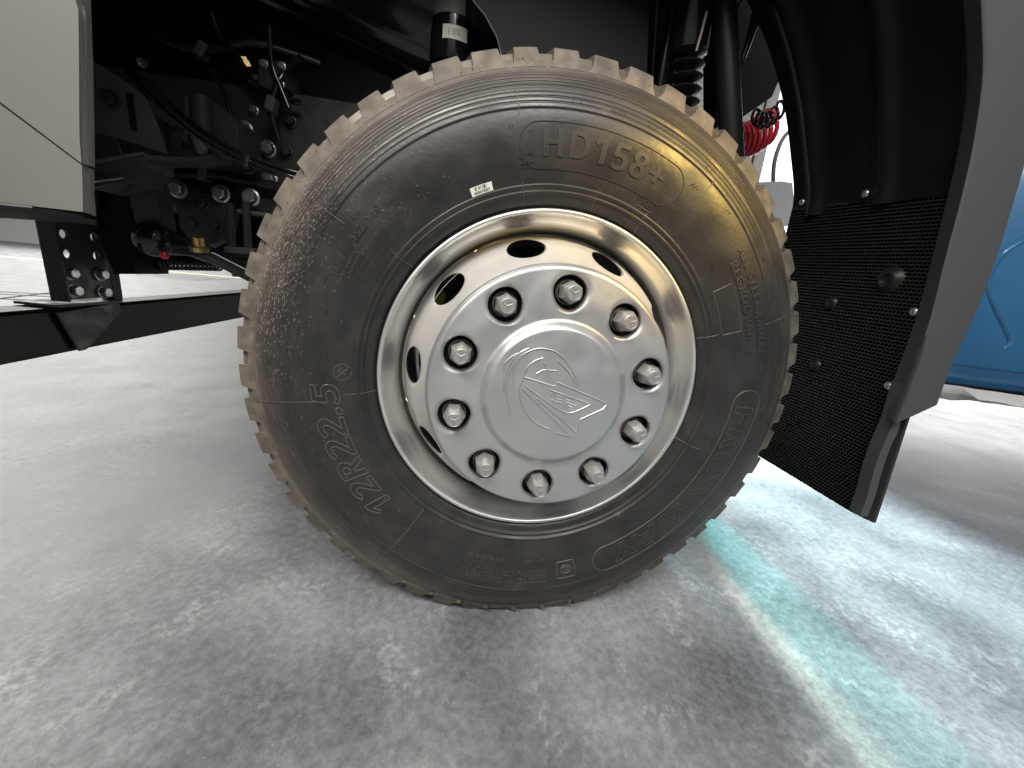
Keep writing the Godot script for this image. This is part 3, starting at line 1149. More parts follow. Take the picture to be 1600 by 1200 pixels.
# ring of ten sectors, each with an oval hole; z follows the profile, edges roll in by lip over soft, and the hole's wall goes back by deep
func holed_ring(r0: float, r1: float, rc: float, half_a: float, half_b: float, first: float, zf: Callable, soft: float, lip: float, deep: float) -> ArrayMesh:
	var pos := PackedVector3Array()
	var uv := PackedVector2Array()
	var idx := PackedInt32Array()
	var dirs := 72
	var steps := 14
	var half_u := rc * deg_to_rad(18.0)
	for s in 10:
		var mid := deg_to_rad(first + 36.0 * s)
		var at := pos.size()
		for k in dirs:
			# directions spaced so that the corners of the sector are hit exactly
			var side := k / 18
			var f := (k % 18) / 18.0
			var rim: Vector2
			match side:
				0: rim = Vector2(lerpf(half_u, -half_u, f), r1 - rc)
				1: rim = Vector2(-half_u, lerpf(r1 - rc, r0 - rc, f))
				2: rim = Vector2(lerpf(-half_u, half_u, f), r0 - rc)
				_: rim = Vector2(half_u, lerpf(r0 - rc, r1 - rc, f))
			var d := rim.normalized()
			var rad := 1.0 / sqrt(pow(d.x / half_a, 2) + pow(d.y / half_b, 2))
			var hole := d * rad
			for j in steps + 2:
				var t := 0.0 if j < 2 else pow((j - 1.0) / steps, 1.7)
				var q := hole.lerp(rim, t)
				var r := rc + q.y
				var a := mid + q.x / rc
				var away := hole.distance_to(q)
				var z: float = zf.call(r) - lip * pow(clampf(1.0 - away / soft, 0.0, 1.0), 2.0)
				if j == 0:
					z -= deep
				pos.append(Vector3(r * cos(a), WY + r * sin(a), z))
				uv.append(Vector2(a / TAU, r))
		var n := steps + 2
		for k in dirs:
			var k2 := (k + 1) % dirs
			for j in n - 1:
				var p := at + k * n + j
				var q := at + k2 * n + j
				idx.append_array([p, p + 1, q, q, p + 1, q + 1])
	# soup with hard edges where the hole's wall meets the face
	var g := Geo.new()
	for i in range(0, idx.size(), 3):
		g.tri(pos[idx[i]], pos[idx[i + 2]], pos[idx[i + 1]])
	return g.mesh(48)


func disc_z(r: float) -> float:
	if r > 0.262:
		return -0.062
	if r > 0.24:
		return lerpf(-0.0005, -0.062, pow((r - 0.24) / 0.022, 1.15))
	return lerpf(0.054, -0.0005, pow((r - 0.206) / 0.034, 1.05)) if r > 0.206 else 0.054


func cover_z(r: float) -> float:
	return 0.0765 - 0.0015 * smoothstep(0.15, 0.203, r)


func rim_and_hub() -> void:
	# rim: from behind the bead, over the flange, down the bead seat to the well and out to the inner flange
	var prof := [Vector2(0.2855, -0.05), Vector2(0.287, -0.016), Vector2(0.291, -0.0075), Vector2(0.2965, -0.0045), Vector2(0.2985, -0.0018), Vector2(0.2986, 0.0005), Vector2(0.2972, 0.0026), Vector2(0.2945, 0.0034), Vector2(0.2918, 0.0024), Vector2(0.2895, -0.001), Vector2(0.2872, -0.0075), Vector2(0.284, -0.0145), Vector2(0.2795, -0.0205), Vector2(0.275, -0.027), Vector2(0.2715, -0.036), Vector2(0.2695, -0.048), Vector2(0.2675, -0.066), Vector2(0.263, -0.085), Vector2(0.252, -0.1), Vector2(0.248, -0.115), Vector2(0.248, -0.16), Vector2(0.262, -0.185), Vector2(0.276, -0.235), Vector2(0.285, -0.25), Vector2(0.298, -0.256)]
	prof.reverse()
	put("rim", turned(prof, 200, 40), M.steel, wheel, "bright brushed steel rim with a rolled outer flange")
	put("wheel_disc", holed_ring(0.2035, 0.2655, 0.2385, 0.0335, 0.0162, 32.0, disc_z, 0.005, 0.002, 0.011), plain_steel(), wheel, "steel wheel disc with ten oval hand holes round the hub cover")
	# the seam of dark weld where the disc meets the rim
	put("weld_seam", turned([Vector2(0.2635, -0.062), Vector2(0.2648, -0.058), Vector2(0.2672, -0.0535), Vector2(0.2695, -0.052)], 160, 60), mat(grey(0.05, 0.045, 0.04), 0.6, 0.3), wheel)
	put("brake_drum", turned([Vector2(0.05, -0.03), Vector2(0.19, -0.03), Vector2(0.205, -0.04), Vector2(0.21, -0.06), Vector2(0.21, -0.2), Vector2(0.05, -0.2)], 96), mat(grey(0.03, 0.034, 0.035), 0.5, 0.4), wheel)
	g_shield()
	# hub cover
	var cover := put("hub_cover", holed_ring(0.1262, 0.2005, 0.1675, 0.0272, 0.0272, rad_to_deg(1.52769), cover_z, 0.0075, 0.0042, 0.009), M.cover, wheel, "round pressed steel hub cover with ten nut holes and an embossed emblem")
	put("cover_edge", turned([Vector2(0.2005, 0.0751), Vector2(0.2032, 0.0748), Vector2(0.2058, 0.0738), Vector2(0.2072, 0.072), Vector2(0.2076, 0.0695), Vector2(0.2074, 0.067), Vector2(0.209, 0.0658), Vector2(0.21, 0.064), Vector2(0.2097, 0.062), Vector2(0.2108, 0.0605), Vector2(0.2112, 0.0585), Vector2(0.2107, 0.0535)], 180, 40), M.cover, cover)
	put("cover_centre", turned([Vector2(0.0, 0.0905), Vector2(0.106, 0.0903), Vector2(0.1098, 0.09), Vector2(0.1118, 0.0895), Vector2(0.119, 0.0812), Vector2(0.1212, 0.0786), Vector2(0.1235, 0.0772), Vector2(0.1262, 0.0766)], 180, 40), M.cover, cover)
	put("mounting_face", turned([Vector2(0.1, 0.0535), Vector2(0.2035, 0.0535)], 96), M.matt, wheel)
	emblem(cover)
	for k in 10:
		var a: float = 1.52769 - TAU * k / 10
		lug_nut(Vector3(0.1675 * cos(a), WY + 0.1675 * sin(a), 0.0535), [0.52, 0.1, 0.9, 0.35, 0.75, 0.22, 0.64, 0.05, 0.45, 0.5][k])


func g_shield() -> void:
	var g := Geo.new()
	g.lathe([Vector2(0.12, -0.2), Vector2(0.247, -0.2)], 90, Vector3(0, WY, 0), Vector3.BACK, deg_to_rad(0.0), deg_to_rad(348.0))
	var o := put("dust_shield", g.mesh(40), mat(grey(0.02, 0.026, 0.027), 0.5), wheel)
	o.position = Vector3.ZERO


func plain_steel() -> StandardMaterial3D:
	var m := mat(grey(0.62, 0.61, 0.59), 0.36, 0.5)
	rough_map(m, noise_texture(512, 0.012, Color(0.3, 0.3, 0.3), Color(0.52, 0.52, 0.52), 5), 3.0)
	return m


func lug_nut(at: Vector3, spin: float) -> void:
	var root := Node3D.new()
	root.name = numbered("lug_nut", wheel)
	wheel.add_child(root, true)
	root.position = at
	root.rotation.z = spin
	var g := Geo.new()
	g.lathe([Vector2(0.0205, 0.0), Vector2(0.0205, 0.004), Vector2(0.0185, 0.007), Vector2(0.018, 0.01)], 32)
	# six flats that taper a little, shoulders rounded into the end
	var rings := []
	for s in [[0.018, 0.009, 0.0], [0.018, 0.0275, 0.0], [0.0173, 0.0315, 0.12], [0.0161, 0.035, 0.45], [0.0145, 0.0385, 0.8], [0.0128, 0.0418, 1.0], [0.012, 0.0444, 1.0], [0.0108, 0.0452, 1.0], [0.0102, 0.0447, 1.0]]:
		var ring := []
		for k in 49:
			var a := TAU * k / 48
			var m := fposmod(a, TAU / 6) - TAU / 12
			var hex: float = s[0] * cos(TAU / 12) / cos(m)
			var r := lerpf(hex, s[0] * 0.985, s[2])
			ring.append(Vector3(r * cos(a), r * sin(a), s[1]))
		rings.append(ring)
	g.grid(rings)
	var end := []
	for k in 49:
		end.append(Vector3.BACK * 0.0447)
	g.grid([rings[-1], end])
	# three-pointed star and crossed lettering strokes stamped on the end
	for k in 3:
		var a := TAU * k / 3 + 0.5 - spin
		var tip := Vector3(cos(a), sin(a), 0) * 0.0085
		g.tube([Vector3(0, 0, 0.0447), tip + Vector3(0, 0, 0.0447)], [0.0015, 0.0006], 6)
		for j in 3:
			var n := Vector3(cos(a + TAU / 6), sin(a + TAU / 6), 0)
			var t := Vector3(-n.y, n.x, 0)
			var c := n * (0.0042 + j * 0.0018)
			if k == 0:
				g.tube([c - t * 0.0045 + Vector3(0, 0, 0.0446), c + t * 0.0045 + Vector3(0, 0, 0.0446)], 0.0006, 5)
	put("nut_body", g.mesh(38), M.nut, root)


# the maker's emblem pressed in the cover: arcs, a star and a ship's bow with two characters
func emblem(parent: Node) -> void:
	var g := Geo.new()
	var th := 0.0013
	var lines := [
		[Vector3(-0.089, 0.569, 0.091), Vector3(-0.085, 0.536, 0.091), Vector3(-0.078, 0.509, 0.091), Vector3(-0.072, 0.485, 0.091)],
		[Vector3(-0.089, 0.569, 0.091), Vector3(-0.082, 0.577, 0.091), Vector3(-0.07, 0.587, 0.091)],
		[Vector3(-0.072, 0.485, 0.091), Vector3(-0.081, 0.525, 0.091), Vector3(-0.08, 0.552, 0.091), Vector3(-0.073, 0.572, 0.091), Vector3(-0.064, 0.585, 0.091), Vector3(-0.053, 0.596, 0.091)],
		[Vector3(-0.053, 0.596, 0.091), Vector3(-0.066, 0.588, 0.091), Vector3(-0.077, 0.575, 0.091), Vector3(-0.086, 0.548, 0.091), Vector3(-0.087, 0.525, 0.091)],
		[Vector3(-0.072, 0.539, 0.091), Vector3(-0.073, 0.558, 0.091), Vector3(-0.068, 0.574, 0.091), Vector3(-0.058, 0.587, 0.091), Vector3(-0.043, 0.595, 0.091), Vector3(-0.028, 0.597, 0.091), Vector3(-0.011, 0.594, 0.091), Vector3(0.004, 0.585, 0.091), Vector3(0.018, 0.57, 0.091), Vector3(0.028, 0.556, 0.091), Vector3(0.034, 0.543, 0.091)],
		[Vector3(0.034, 0.543, 0.091), Vector3(0.027, 0.549, 0.091), Vector3(0.014, 0.565, 0.091), Vector3(-0.003, 0.579, 0.091)],
		[Vector3(-0.056, 0.55, 0.091), Vector3(-0.06, 0.533, 0.091), Vector3(-0.058, 0.514, 0.091), Vector3(-0.05, 0.496, 0.091), Vector3(-0.036, 0.479, 0.091), Vector3(-0.018, 0.468, 0.091), Vector3(-0.003, 0.463, 0.091)],
		[Vector3(-0.056, 0.55, 0.091), Vector3(-0.052, 0.565, 0.091), Vector3(-0.04, 0.577, 0.091), Vector3(-0.028, 0.582, 0.091)],
	]
	for l in lines:
		g.tube(smooth_path(l, 5), th, 6)
	var straight := [
		[Vector3(-0.055, 0.549, 0.091), Vector3(-0.004, 0.537, 0.091), Vector3(-0.001, 0.544, 0.091), Vector3(0.089, 0.513, 0.091)],
		[Vector3(0.089, 0.513, 0.091), Vector3(0.085, 0.503, 0.091), Vector3(0.049, 0.483, 0.091), Vector3(0.045, 0.474, 0.091), Vector3(0.044, 0.459, 0.091)],
		[Vector3(-0.052, 0.535, 0.091), Vector3(-0.001, 0.503, 0.091)],
		[Vector3(-0.056, 0.53, 0.091), Vector3(0.036, 0.451, 0.091), Vector3(0.008, 0.457, 0.091)],
		[Vector3(-0.031, 0.515, 0.091), Vector3(0.044, 0.459, 0.091)],
		[Vector3(-0.025, 0.575, 0.091), Vector3(-0.019, 0.563, 0.091), Vector3(-0.004, 0.563, 0.091)],
		[Vector3(-0.036, 0.556, 0.091), Vector3(-0.025, 0.563, 0.091), Vector3(-0.019, 0.563, 0.091), Vector3(-0.016, 0.543, 0.091)],
		[Vector3(0.062, 0.51, 0.091), Vector3(-0.012, 0.531, 0.091)],
	]
	for l in straight:
		g.tube(l, th, 6)
	g.tube(smooth_path([Vector3(-0.001, 0.503, 0.091), Vector3(0.022, 0.493, 0.091), Vector3(0.04, 0.497, 0.091), Vector3(0.062, 0.51, 0.091)], 6), th, 6)
	# the two characters, drawn by strokes
	var o1 := Vector3(-0.012, 0.531, 0.091)
	var ux := (Vector3(0.013, 0.522, 0.091) - Vector3(-0.012, 0.531, 0.091))
	var uy := (Vector3(-0.013, 0.51, 0.091) - Vector3(-0.012, 0.531, 0.091))
	for s in [[0.3, 0.0, 0.15, 0.35], [0.18, 0.18, 0.18, 0.5], [0.45, 0.05, 0.5, 0.45], [0.9, 0.1, 0.5, 0.3], [0.5, 0.45, 0.95, 0.4], [0.0, 0.68, 1.0, 0.66], [0.5, 0.5, 0.5, 1.0]]:
		g.tube([o1 + ux * s[0] + uy * s[1], o1 + ux * s[2] + uy * s[3]], 0.0008, 5)
	o1 = Vector3(0.017, 0.52, 0.091)
	ux = (Vector3(0.039, 0.514, 0.091) - Vector3(0.017, 0.52, 0.091))
	uy = (Vector3(0.016, 0.5, 0.091) - Vector3(0.017, 0.52, 0.091))
	for s in [[0.5, 0.0, 0.5, 0.18], [0.0, 0.2, 1.0, 0.18], [0.3, 0.24, 0.36, 0.4], [0.7, 0.24, 0.62, 0.4], [0.08, 0.42, 0.08, 1.0], [0.08, 0.42, 0.95, 0.4], [0.95, 0.4, 0.95, 1.0], [0.32, 0.66, 0.7, 0.64], [0.32, 0.66, 0.32, 0.92], [0.7, 0.64, 0.7, 0.92], [0.32, 0.92, 0.7, 0.92], [0.36, 0.5, 0.3, 0.6], [0.62, 0.5, 0.72, 0.6]]:
		g.tube([o1 + ux * s[0] + uy * s[1], o1 + ux * s[2] + uy * s[3]], 0.0007, 5)
	put("embossed_emblem", g.mesh(70), M.cover, parent)


func slab(called: String, pts: Array, by: Vector3, m: Material, parent: Node = null, label := "") -> MeshInstance3D:
	var g := Geo.new()
	g.prism(pts, by)
	return put(called, g.mesh(20), m, parent if parent else truck, label)


func bolts(parent: Node, places: Array, out: Vector3, af: float, high: float, m: Material = null) -> void:
	var g := Geo.new()
	hexbolt(g, Vector3.ZERO, out, af, high)
	var mesh := g.mesh(35)
	for p in places:
		var o := put("bolt", mesh, m if m else M.zinc, parent)
		o.position = p
		o.rotate(out.normalized(), rng.randf() * TAU)


func front_end() -> void:
	# cab side: an upper panel, and under a slanting seam the corner of the bumper
	var seam_hi := [Vector3(-0.654, 0.788, 0.06), Vector3(-0.731, 0.845, 0.06), Vector3(-0.857, 0.939, 0.06)]
	var seam_lo := [Vector3(-0.654, 0.785, 0.06), Vector3(-0.732, 0.842, 0.06), Vector3(-0.857, 0.936, 0.06)]
	var edge_hi := smooth_path([Vector3(-0.654, 0.788, 0.06), Vector3(-0.65, 0.829, 0.06), Vector3(-0.64, 0.899, 0.06), Vector3(-0.63, 0.971, 0.06), Vector3(-0.619, 1.061, 0.06), Vector3(-0.38, 1.75, 0.06)], 5)
	bowed("cab_side_panel", edge_hi, seam_hi, true, "pale silver cab side panel above the slanting seam")
	var edge_lo := smooth_path([Vector3(-0.654, 0.785, 0.06), Vector3(-0.658, 0.754, 0.06), Vector3(-0.662, 0.729, 0.06)], 8)
	bowed("bumper_corner", edge_lo, seam_lo, false, "pale silver bumper corner below the slanting seam")
	var g := Geo.new()
	var rows := [[], [], []]
	for q in [[Vector3(-0.632, 0.972, 0.058), Vector3(-0.633, 0.985, 0.034)], [Vector3(-0.642, 0.9, 0.058), Vector3(-0.642, 0.91, 0.034)], [Vector3(-0.651, 0.829, 0.058), Vector3(-0.652, 0.837, 0.034)], [Vector3(-0.655, 0.788, 0.058), Vector3(-0.659, 0.788, 0.034)]]:
		rows[0].append(q[0]); rows[1].append(q[0].lerp(q[1], 0.55) + Vector3(0.002, 0, 0)); rows[2].append(q[1])
	g.grid(rows)
	put("arch_edge_trim", g.mesh(60), M.silver_trim, truck)
	g = Geo.new()
	rows = [[], [], []]
	for q in [[Vector3(-0.656, 0.785, 0.058), Vector3(-0.66, 0.786, 0.034)], [Vector3(-0.66, 0.754, 0.058), Vector3(-0.665, 0.753, 0.034)], [Vector3(-0.664, 0.729, 0.058), Vector3(-0.667, 0.726, 0.034)]]:
		rows[0].append(q[0]); rows[1].append(q[0].lerp(q[1], 0.5) + Vector3(0.002, 0, 0)); rows[2].append(q[1])
	g.grid(rows)
	put("arch_edge_trim", g.mesh(60), M.silver_trim, truck)
	slab("bumper_lower_edge", [Vector3(-0.67, 0.727, 0.03), Vector3(-0.666, 0.728, 0.055), Vector3(-0.76, 0.727, 0.055), Vector3(-0.96, 0.723, 0.055), Vector3(-1.058, 0.712, -0.02), Vector3(-0.832, 0.722, -0.02), Vector3(-0.71, 0.722, -0.02)], Vector3(0, -0.006, 0), M.matt)
	slab("step_bracket", [Vector3(-0.959, 0.73, -0.1), Vector3(-0.885, 0.73, -0.1), Vector3(-0.89, 0.717, -0.1), Vector3(-0.962, 0.713, -0.1)], Vector3(0, 0, -0.03), M.bracket)
	slab("step_bracket", [Vector3(-0.928, 0.732, -0.14), Vector3(-0.857, 0.733, -0.14), Vector3(-0.889, 0.718, -0.14), Vector3(-0.926, 0.718, -0.14)], Vector3(0, 0, -0.03), M.frame)

	# hanger of the underrun bar: a plate with bolts and open holes
	var csg := CSGCombiner3D.new()
	csg.name = "bumper_bracket"
	csg.material_override = M.bracket
	truck.add_child(csg, true)
	csg.set_meta("label", "dark grey bumper bracket plate with two open holes and four bolts")
	var plate := CSGBox3D.new()
	plate.name = "plate_body"
	plate.size = Vector3(0.006, 0.34, 0.166)
	plate.position = Vector3(-1.1045, 0.717, -0.462)
	plate.material = M.bracket
	csg.add_child(plate, true)
	for p in [Vector3(-1.1, 0.7, -0.434), Vector3(-1.1, 0.655, -0.435), Vector3(-1.1, 0.7, -0.515), Vector3(-1.1, 0.654, -0.514)]:
		var c := CSGCylinder3D.new()
		c.name = "hole_cut"
		c.radius = 0.0108
		c.height = 0.05
		c.sides = 20
		c.operation = CSGShape3D.OPERATION_SUBTRACTION
		c.rotation.z = PI / 2
		c.position = p
		c.material = M.bracket
		csg.add_child(c, true)
	g = Geo.new()
	g.box(Vector3(-1.086, 0.717, -0.3795), Vector3(0.036, 0.34, 0.008), 0.002)
	put("bracket_flange", g.mesh(20), M.frame, csg)
	g = Geo.new()
	g.box(Vector3(-1.118, 0.715, -0.563), Vector3(0.03, 0.36, 0.036), 0.004)
	put("bracket_flange", g.mesh(20), M.bar, csg)
	bolts(csg, [Vector3(-1.1, 0.611, -0.426), Vector3(-1.1, 0.608, -0.51), Vector3(-1.1, 0.569, -0.428), Vector3(-1.1, 0.562, -0.51)], Vector3.RIGHT, 0.023, 0.016)
	# the underrun bar across the truck's front, with a folded gusset over it
	g = Geo.new()
	g.box(Vector3(-1.145, 0.476, -1.25), Vector3(0.09, 0.108, 2.5), 0.008)
	put("underrun_bar", g.mesh(20), M.bar, truck, "black square underrun bar low across the truck's front")
	var gus := slab("gusset", [Vector3(-1.086, 0.533, -0.37), Vector3(-1.19, 0.533, -0.385), Vector3(-1.19, 0.533, -0.552), Vector3(-1.086, 0.533, -0.552)], Vector3(0, 0.006, 0), M.bracket)
	slab("gusset_face", [Vector3(-1.092, 0.521, -0.365), Vector3(-1.092, 0.534, -0.539), Vector3(-1.092, 0.51, -0.542), Vector3(-1.092, 0.425, -0.419), Vector3(-1.092, 0.424, -0.403)], Vector3(0.006, 0, 0), M.bracket, gus)


# a body panel swept from its rear edge forwards, its skin bowed inwards towards the front and the roof
func bowed(called: String, edge: Array, seam: Array, above: bool, label: String) -> void:
	var rows := []
	var under := []
	for i in edge.size():
		var e: Vector3 = edge[i]
		var row := []
		var low := []
		for k in 25:
			var f := k / 24.0
			var x := lerpf(e.x, -1.5, f)
			var fold: float
			if x > seam[1].x:
				fold = lerpf(seam[1].y, seam[0].y, (x - seam[1].x) / (seam[0].x - seam[1].x))
			else:
				fold = seam[1].y + (seam[1].x - x) * (seam[2].y - seam[1].y) / (seam[1].x - seam[2].x)
			var y := e.y
			if above:
				y = lerpf(fold, edge[-1].y + 0.2 * f, (e.y - edge[0].y) / (edge[-1].y - edge[0].y))
			else:
				var foot: float = edge[-1].y + 0.012 * f
				y = lerpf(fold, foot, (e.y - edge[0].y) / (edge[-1].y - edge[0].y))
			var z := 0.06 - 0.05 * f * f - 0.03 * pow(maxf(y - 0.95, 0.0) / 0.8, 2.0) - 0.035 * pow(maxf(0.95 - y, 0.0) / 0.25, 2.0) * minf(f * 3.0, 1.0)
			row.append(Vector3(x, y, z))
			low.append(Vector3(x, y, z - 0.01))
		rows.append(row)
		under.append(low)
	var g := Geo.new()
	g.grid(rows)
	g.grid(under)
	g.grid([rows[0], under[0]])
	g.grid([rows[-1], under[-1]])
	put(called, g.mesh(50), M.silver, truck, label)


func running_gear() -> void:
	var dark: Material = M.black
	# the frame: rail, cross plates and the dark bulk of engine and floor behind
	var g := Geo.new()
	g.box(Vector3(-0.72, 0.955, -0.54), Vector3(2.3, 0.27, 0.08), 0.006)
	var rail := put("chassis_rail", g.mesh(20), M.frame, truck, "black chassis rail with grey bolts inside the wheel arch")
	bolts(rail, [Vector3(-0.715, 0.993, -0.5), Vector3(-0.663, 0.956, -0.5), Vector3(-0.715, 0.91, -0.5), Vector3(-0.664, 0.887, -0.5)], Vector3.BACK, 0.026, 0.02)
	bolts(rail, [Vector3(-0.927, 1.103, -0.5), Vector3(-0.691, 1.038, -0.5)], Vector3.BACK, 0.014, 0.012)
	g = Geo.new()
	g.box(Vector3(-0.45, 1.35, -1.25), Vector3(2.0, 0.9, 1.2), 0.05)
	put("engine_housing", g.mesh(20), M.matt, truck)
	g = Geo.new()
	g.box(Vector3(-0.45, 0.8, -1.4), Vector3(1.7, 0.12, 1.5), 0.03)
	put("engine_sump", g.mesh(20), M.matt, truck)
	g = Geo.new()
	g.box(Vector3(-0.6, 1.72, -0.9), Vector3(2.6, 0.06, 1.9), 0.01)
	put("cab_underside", g.mesh(20), M.matt, truck)
	g = Geo.new()
	g.box(Vector3(-1.5, 1.3, -0.95), Vector3(0.06, 0.85, 1.8), 0.01)
	put("front_bulkhead", g.mesh(20), M.matt, truck)
	# inner plates by the step
	var plate := slab("inner_plate", [Vector3(-0.817, 0.994, -0.2), Vector3(-0.768, 0.968, -0.2), Vector3(-0.741, 0.949, -0.2), Vector3(-0.724, 0.901, -0.2), Vector3(-0.716, 0.86, -0.2), Vector3(-0.761, 0.871, -0.2), Vector3(-0.835, 0.883, -0.2)], Vector3(0, 0, -0.006), M.bracket)
	slab("slot", [Vector3(-0.767, 0.95, -0.198), Vector3(-0.757, 0.95, -0.198), Vector3(-0.757, 0.9, -0.198), Vector3(-0.759, 0.89, -0.198), Vector3(-0.765, 0.891, -0.199), Vector3(-0.767, 0.899, -0.198)], Vector3(0, 0, -0.004), M.matt, plate)
	bolts(plate, [Vector3(-0.793, 0.936, -0.2)], Vector3.BACK, 0.02, 0.012, M.frame)
	slab("cast_hanger", [Vector3(-0.795, 1.017, -0.34), Vector3(-0.736, 1.007, -0.34), Vector3(-0.694, 0.995, -0.34), Vector3(-0.654, 0.967, -0.34), Vector3(-0.657, 0.892, -0.34), Vector3(-0.714, 0.882, -0.34), Vector3(-0.799, 0.879, -0.34), Vector3(-0.815, 0.913, -0.34)], Vector3(0, 0, -0.1), M.frame)
	for q in [[Vector3(-0.797, 0.967, -0.33), Vector3(-0.798, 0.926, -0.33), Vector3(-0.798, 0.889, -0.33), 0.006], [Vector3(-0.745, 0.995, -0.33), Vector3(-0.748, 0.95, -0.33), Vector3(-0.755, 0.911, -0.33), 0.008], [Vector3(-0.719, 1.001, -0.33), Vector3(-0.719, 0.954, -0.33), Vector3(-0.721, 0.903, -0.33), 0.018]]:
		g = Geo.new()
		g.tube([q[0], q[1], q[2]], q[3], 10)
		put("hanger_rib", g.mesh(40), M.frame, truck)
	g = Geo.new()
	g.box(Vector3(-0.724, 0.915, -0.32), Vector3(0.022, 0.05, 0.02), 0.006, Basis(Vector3.BACK, 0.25))
	put("cable_clip", g.mesh(20), M.bracket, truck)
	# step arm with its lower lip catching light
	var arm := slab("step_arm", [Vector3(-0.782, 0.814, -0.12), Vector3(-0.702, 0.841, -0.12), Vector3(-0.697, 0.836, -0.12), Vector3(-0.701, 0.819, -0.12), Vector3(-0.722, 0.8, -0.12), Vector3(-0.788, 0.777, -0.12)], Vector3(0, 0, -0.07), M.frame)
	slab("arm_top", [Vector3(-0.78, 0.82, -0.118), Vector3(-0.7, 0.843, -0.118), Vector3(-0.7, 0.839, -0.118), Vector3(-0.781, 0.813, -0.118)], Vector3(0, 0, -0.075), M.bracket, arm)
	slab("arm_top", [Vector3(-0.697, 0.839, -0.118), Vector3(-0.672, 0.859, -0.2), Vector3(-0.658, 0.883, -0.26), Vector3(-0.659, 0.876, -0.26), Vector3(-0.672, 0.853, -0.2), Vector3(-0.696, 0.831, -0.118)], Vector3(0, 0, -0.05), M.frame, arm)
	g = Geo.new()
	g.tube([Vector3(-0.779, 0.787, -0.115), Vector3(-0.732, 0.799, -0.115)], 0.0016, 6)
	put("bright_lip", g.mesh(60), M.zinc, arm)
	# hanger plate with a clipped outline
	var oct := slab("hanger_plate", [Vector3(-0.846, 0.802, -0.43), Vector3(-0.825, 0.823, -0.43), Vector3(-0.746, 0.828, -0.43), Vector3(-0.726, 0.793, -0.43), Vector3(-0.744, 0.732, -0.43), Vector3(-0.792, 0.702, -0.43), Vector3(-0.823, 0.707, -0.43), Vector3(-0.847, 0.747, -0.43)], Vector3(0, 0, -0.04), M.frame)
	bolts(oct, [Vector3(-0.838, 0.828, -0.43), Vector3(-0.745, 0.829, -0.43), Vector3(-0.679, 0.829, -0.43)], Vector3.BACK, 0.026, 0.02)
	slab("spring_shackle", [Vector3(-0.904, 0.837, -0.47), Vector3(-0.609, 0.875, -0.47), Vector3(-0.612, 0.811, -0.47), Vector3(-0.683, 0.799, -0.47), Vector3(-0.911, 0.777, -0.47)], Vector3(0, 0, -0.04), M.frame)
	for q in [[Vector3(-0.707, 0.793, -0.42), Vector3(-0.579, 0.79, -0.42), 0.006], [Vector3(-0.864, 0.786, -0.4), Vector3(-0.827, 0.785, -0.4), 0.009]]:
		g = Geo.new()
		g.tube([q[0], q[1]], q[2], 8)
		put("edge_pipe", g.mesh(60), M.bracket, truck)
	# steering arm, ball joint and drag link
	slab("steering_arm", [Vector3(-0.852, 0.814, -0.29), Vector3(-0.8, 0.818, -0.29), Vector3(-0.797, 0.777, -0.29), Vector3(-0.795, 0.729, -0.29), Vector3(-0.842, 0.717, -0.29), Vector3(-0.847, 0.759, -0.29)], Vector3(0, 0, -0.045), M.frame)
	g = Geo.new()
	var prof := []
	for k in 13:
		var t := PI * k / 12.0
		prof.append(Vector2(0.036 * sin(t), 0.036 * -cos(t)))
	g.lathe(prof, 24, Vector3(-0.814, 0.707, -0.29), Vector3(1, -0.15, 0.2))
	g.tube([Vector3(-0.814, 0.707, -0.29), Vector3(-0.799, 0.703, -0.32), Vector3(-0.777, 0.696, -0.35), Vector3(-0.748, 0.683, -0.38), Vector3(-0.668, 0.644, -0.4)], [0.034, 0.026, 0.018, 0.019, 0.02], 14)
	put("drag_link", g.mesh(40), M.gloss, truck, "glossy black ball joint and drag link under the steering arm")
	g = Geo.new()
	g.lathe([Vector2(0.0, 0.03), Vector2(0.012, 0.03), Vector2(0.012, 0.012), Vector2(0.02, 0.01), Vector2(0.02, 0.0), Vector2(0, 0)], 12, Vector3(-0.745, 0.692, -0.32), Vector3(0.1, 1, 0.2))
	put("castle_nut", g.mesh(30), M.brass, truck)
	g = Geo.new()
	g.lathe([Vector2(0.0, -0.008), Vector2(0.007, -0.006), Vector2(0.008, 0.0), Vector2(0.005, 0.006), Vector2(0, 0.007)], 12, Vector3(-0.778, 0.677, -0.26), Vector3.UP)
	put("grease_cap", g.mesh(50), M.red, truck)
	slab("rubber_block", [Vector3(-1.045, 0.761, -0.46), Vector3(-0.98, 0.774, -0.46), Vector3(-0.966, 0.737, -0.46), Vector3(-0.98, 0.62, -0.46), Vector3(-1.028, 0.615, -0.46), Vector3(-1.043, 0.687, -0.46)], Vector3(0, 0, -0.12), M.matt)
	slab("dark_cross_plate", [Vector3(-1.08, 0.783, -0.6), Vector3(-0.628, 0.828, -0.6), Vector3(-0.634, 0.672, -0.6), Vector3(-0.879, 0.651, -0.6), Vector3(-1.086, 0.638, -0.6)], Vector3(0, 0, -0.1), M.matt)
	# leaf spring: leaves lie one on the other
	for k in 4:
		slab("spring_leaf", [Vector3(-0.762, 0.692, -0.4), Vector3(-0.56, 0.703, -0.4), Vector3(-0.561, 0.693, -0.4), Vector3(-0.757, 0.68, -0.4)], Vector3(0, 0, -0.08), M.black).position = Vector3(0.012 * k, -0.012 * k - 0.002 * k, 0)
	g = Geo.new()
	var a := Vector3(-1.042, 0.645, -0.56)
	var b := Vector3(-0.831, 0.66, -0.56)
	var coil := []
	for k in 261:
		var t := k / 260.0
		var w := TAU * 20 * t
		coil.append(a.lerp(b, t) + Vector3(0, cos(w), sin(w)) * 0.016)
	g.tube(coil, 0.0035, 6)
	put("spiral_hose", g.mesh(60), mat(grey(0.03, 0.012, 0.012), 0.4), truck)
	# four brake lines running to the wheel
	g = Geo.new()
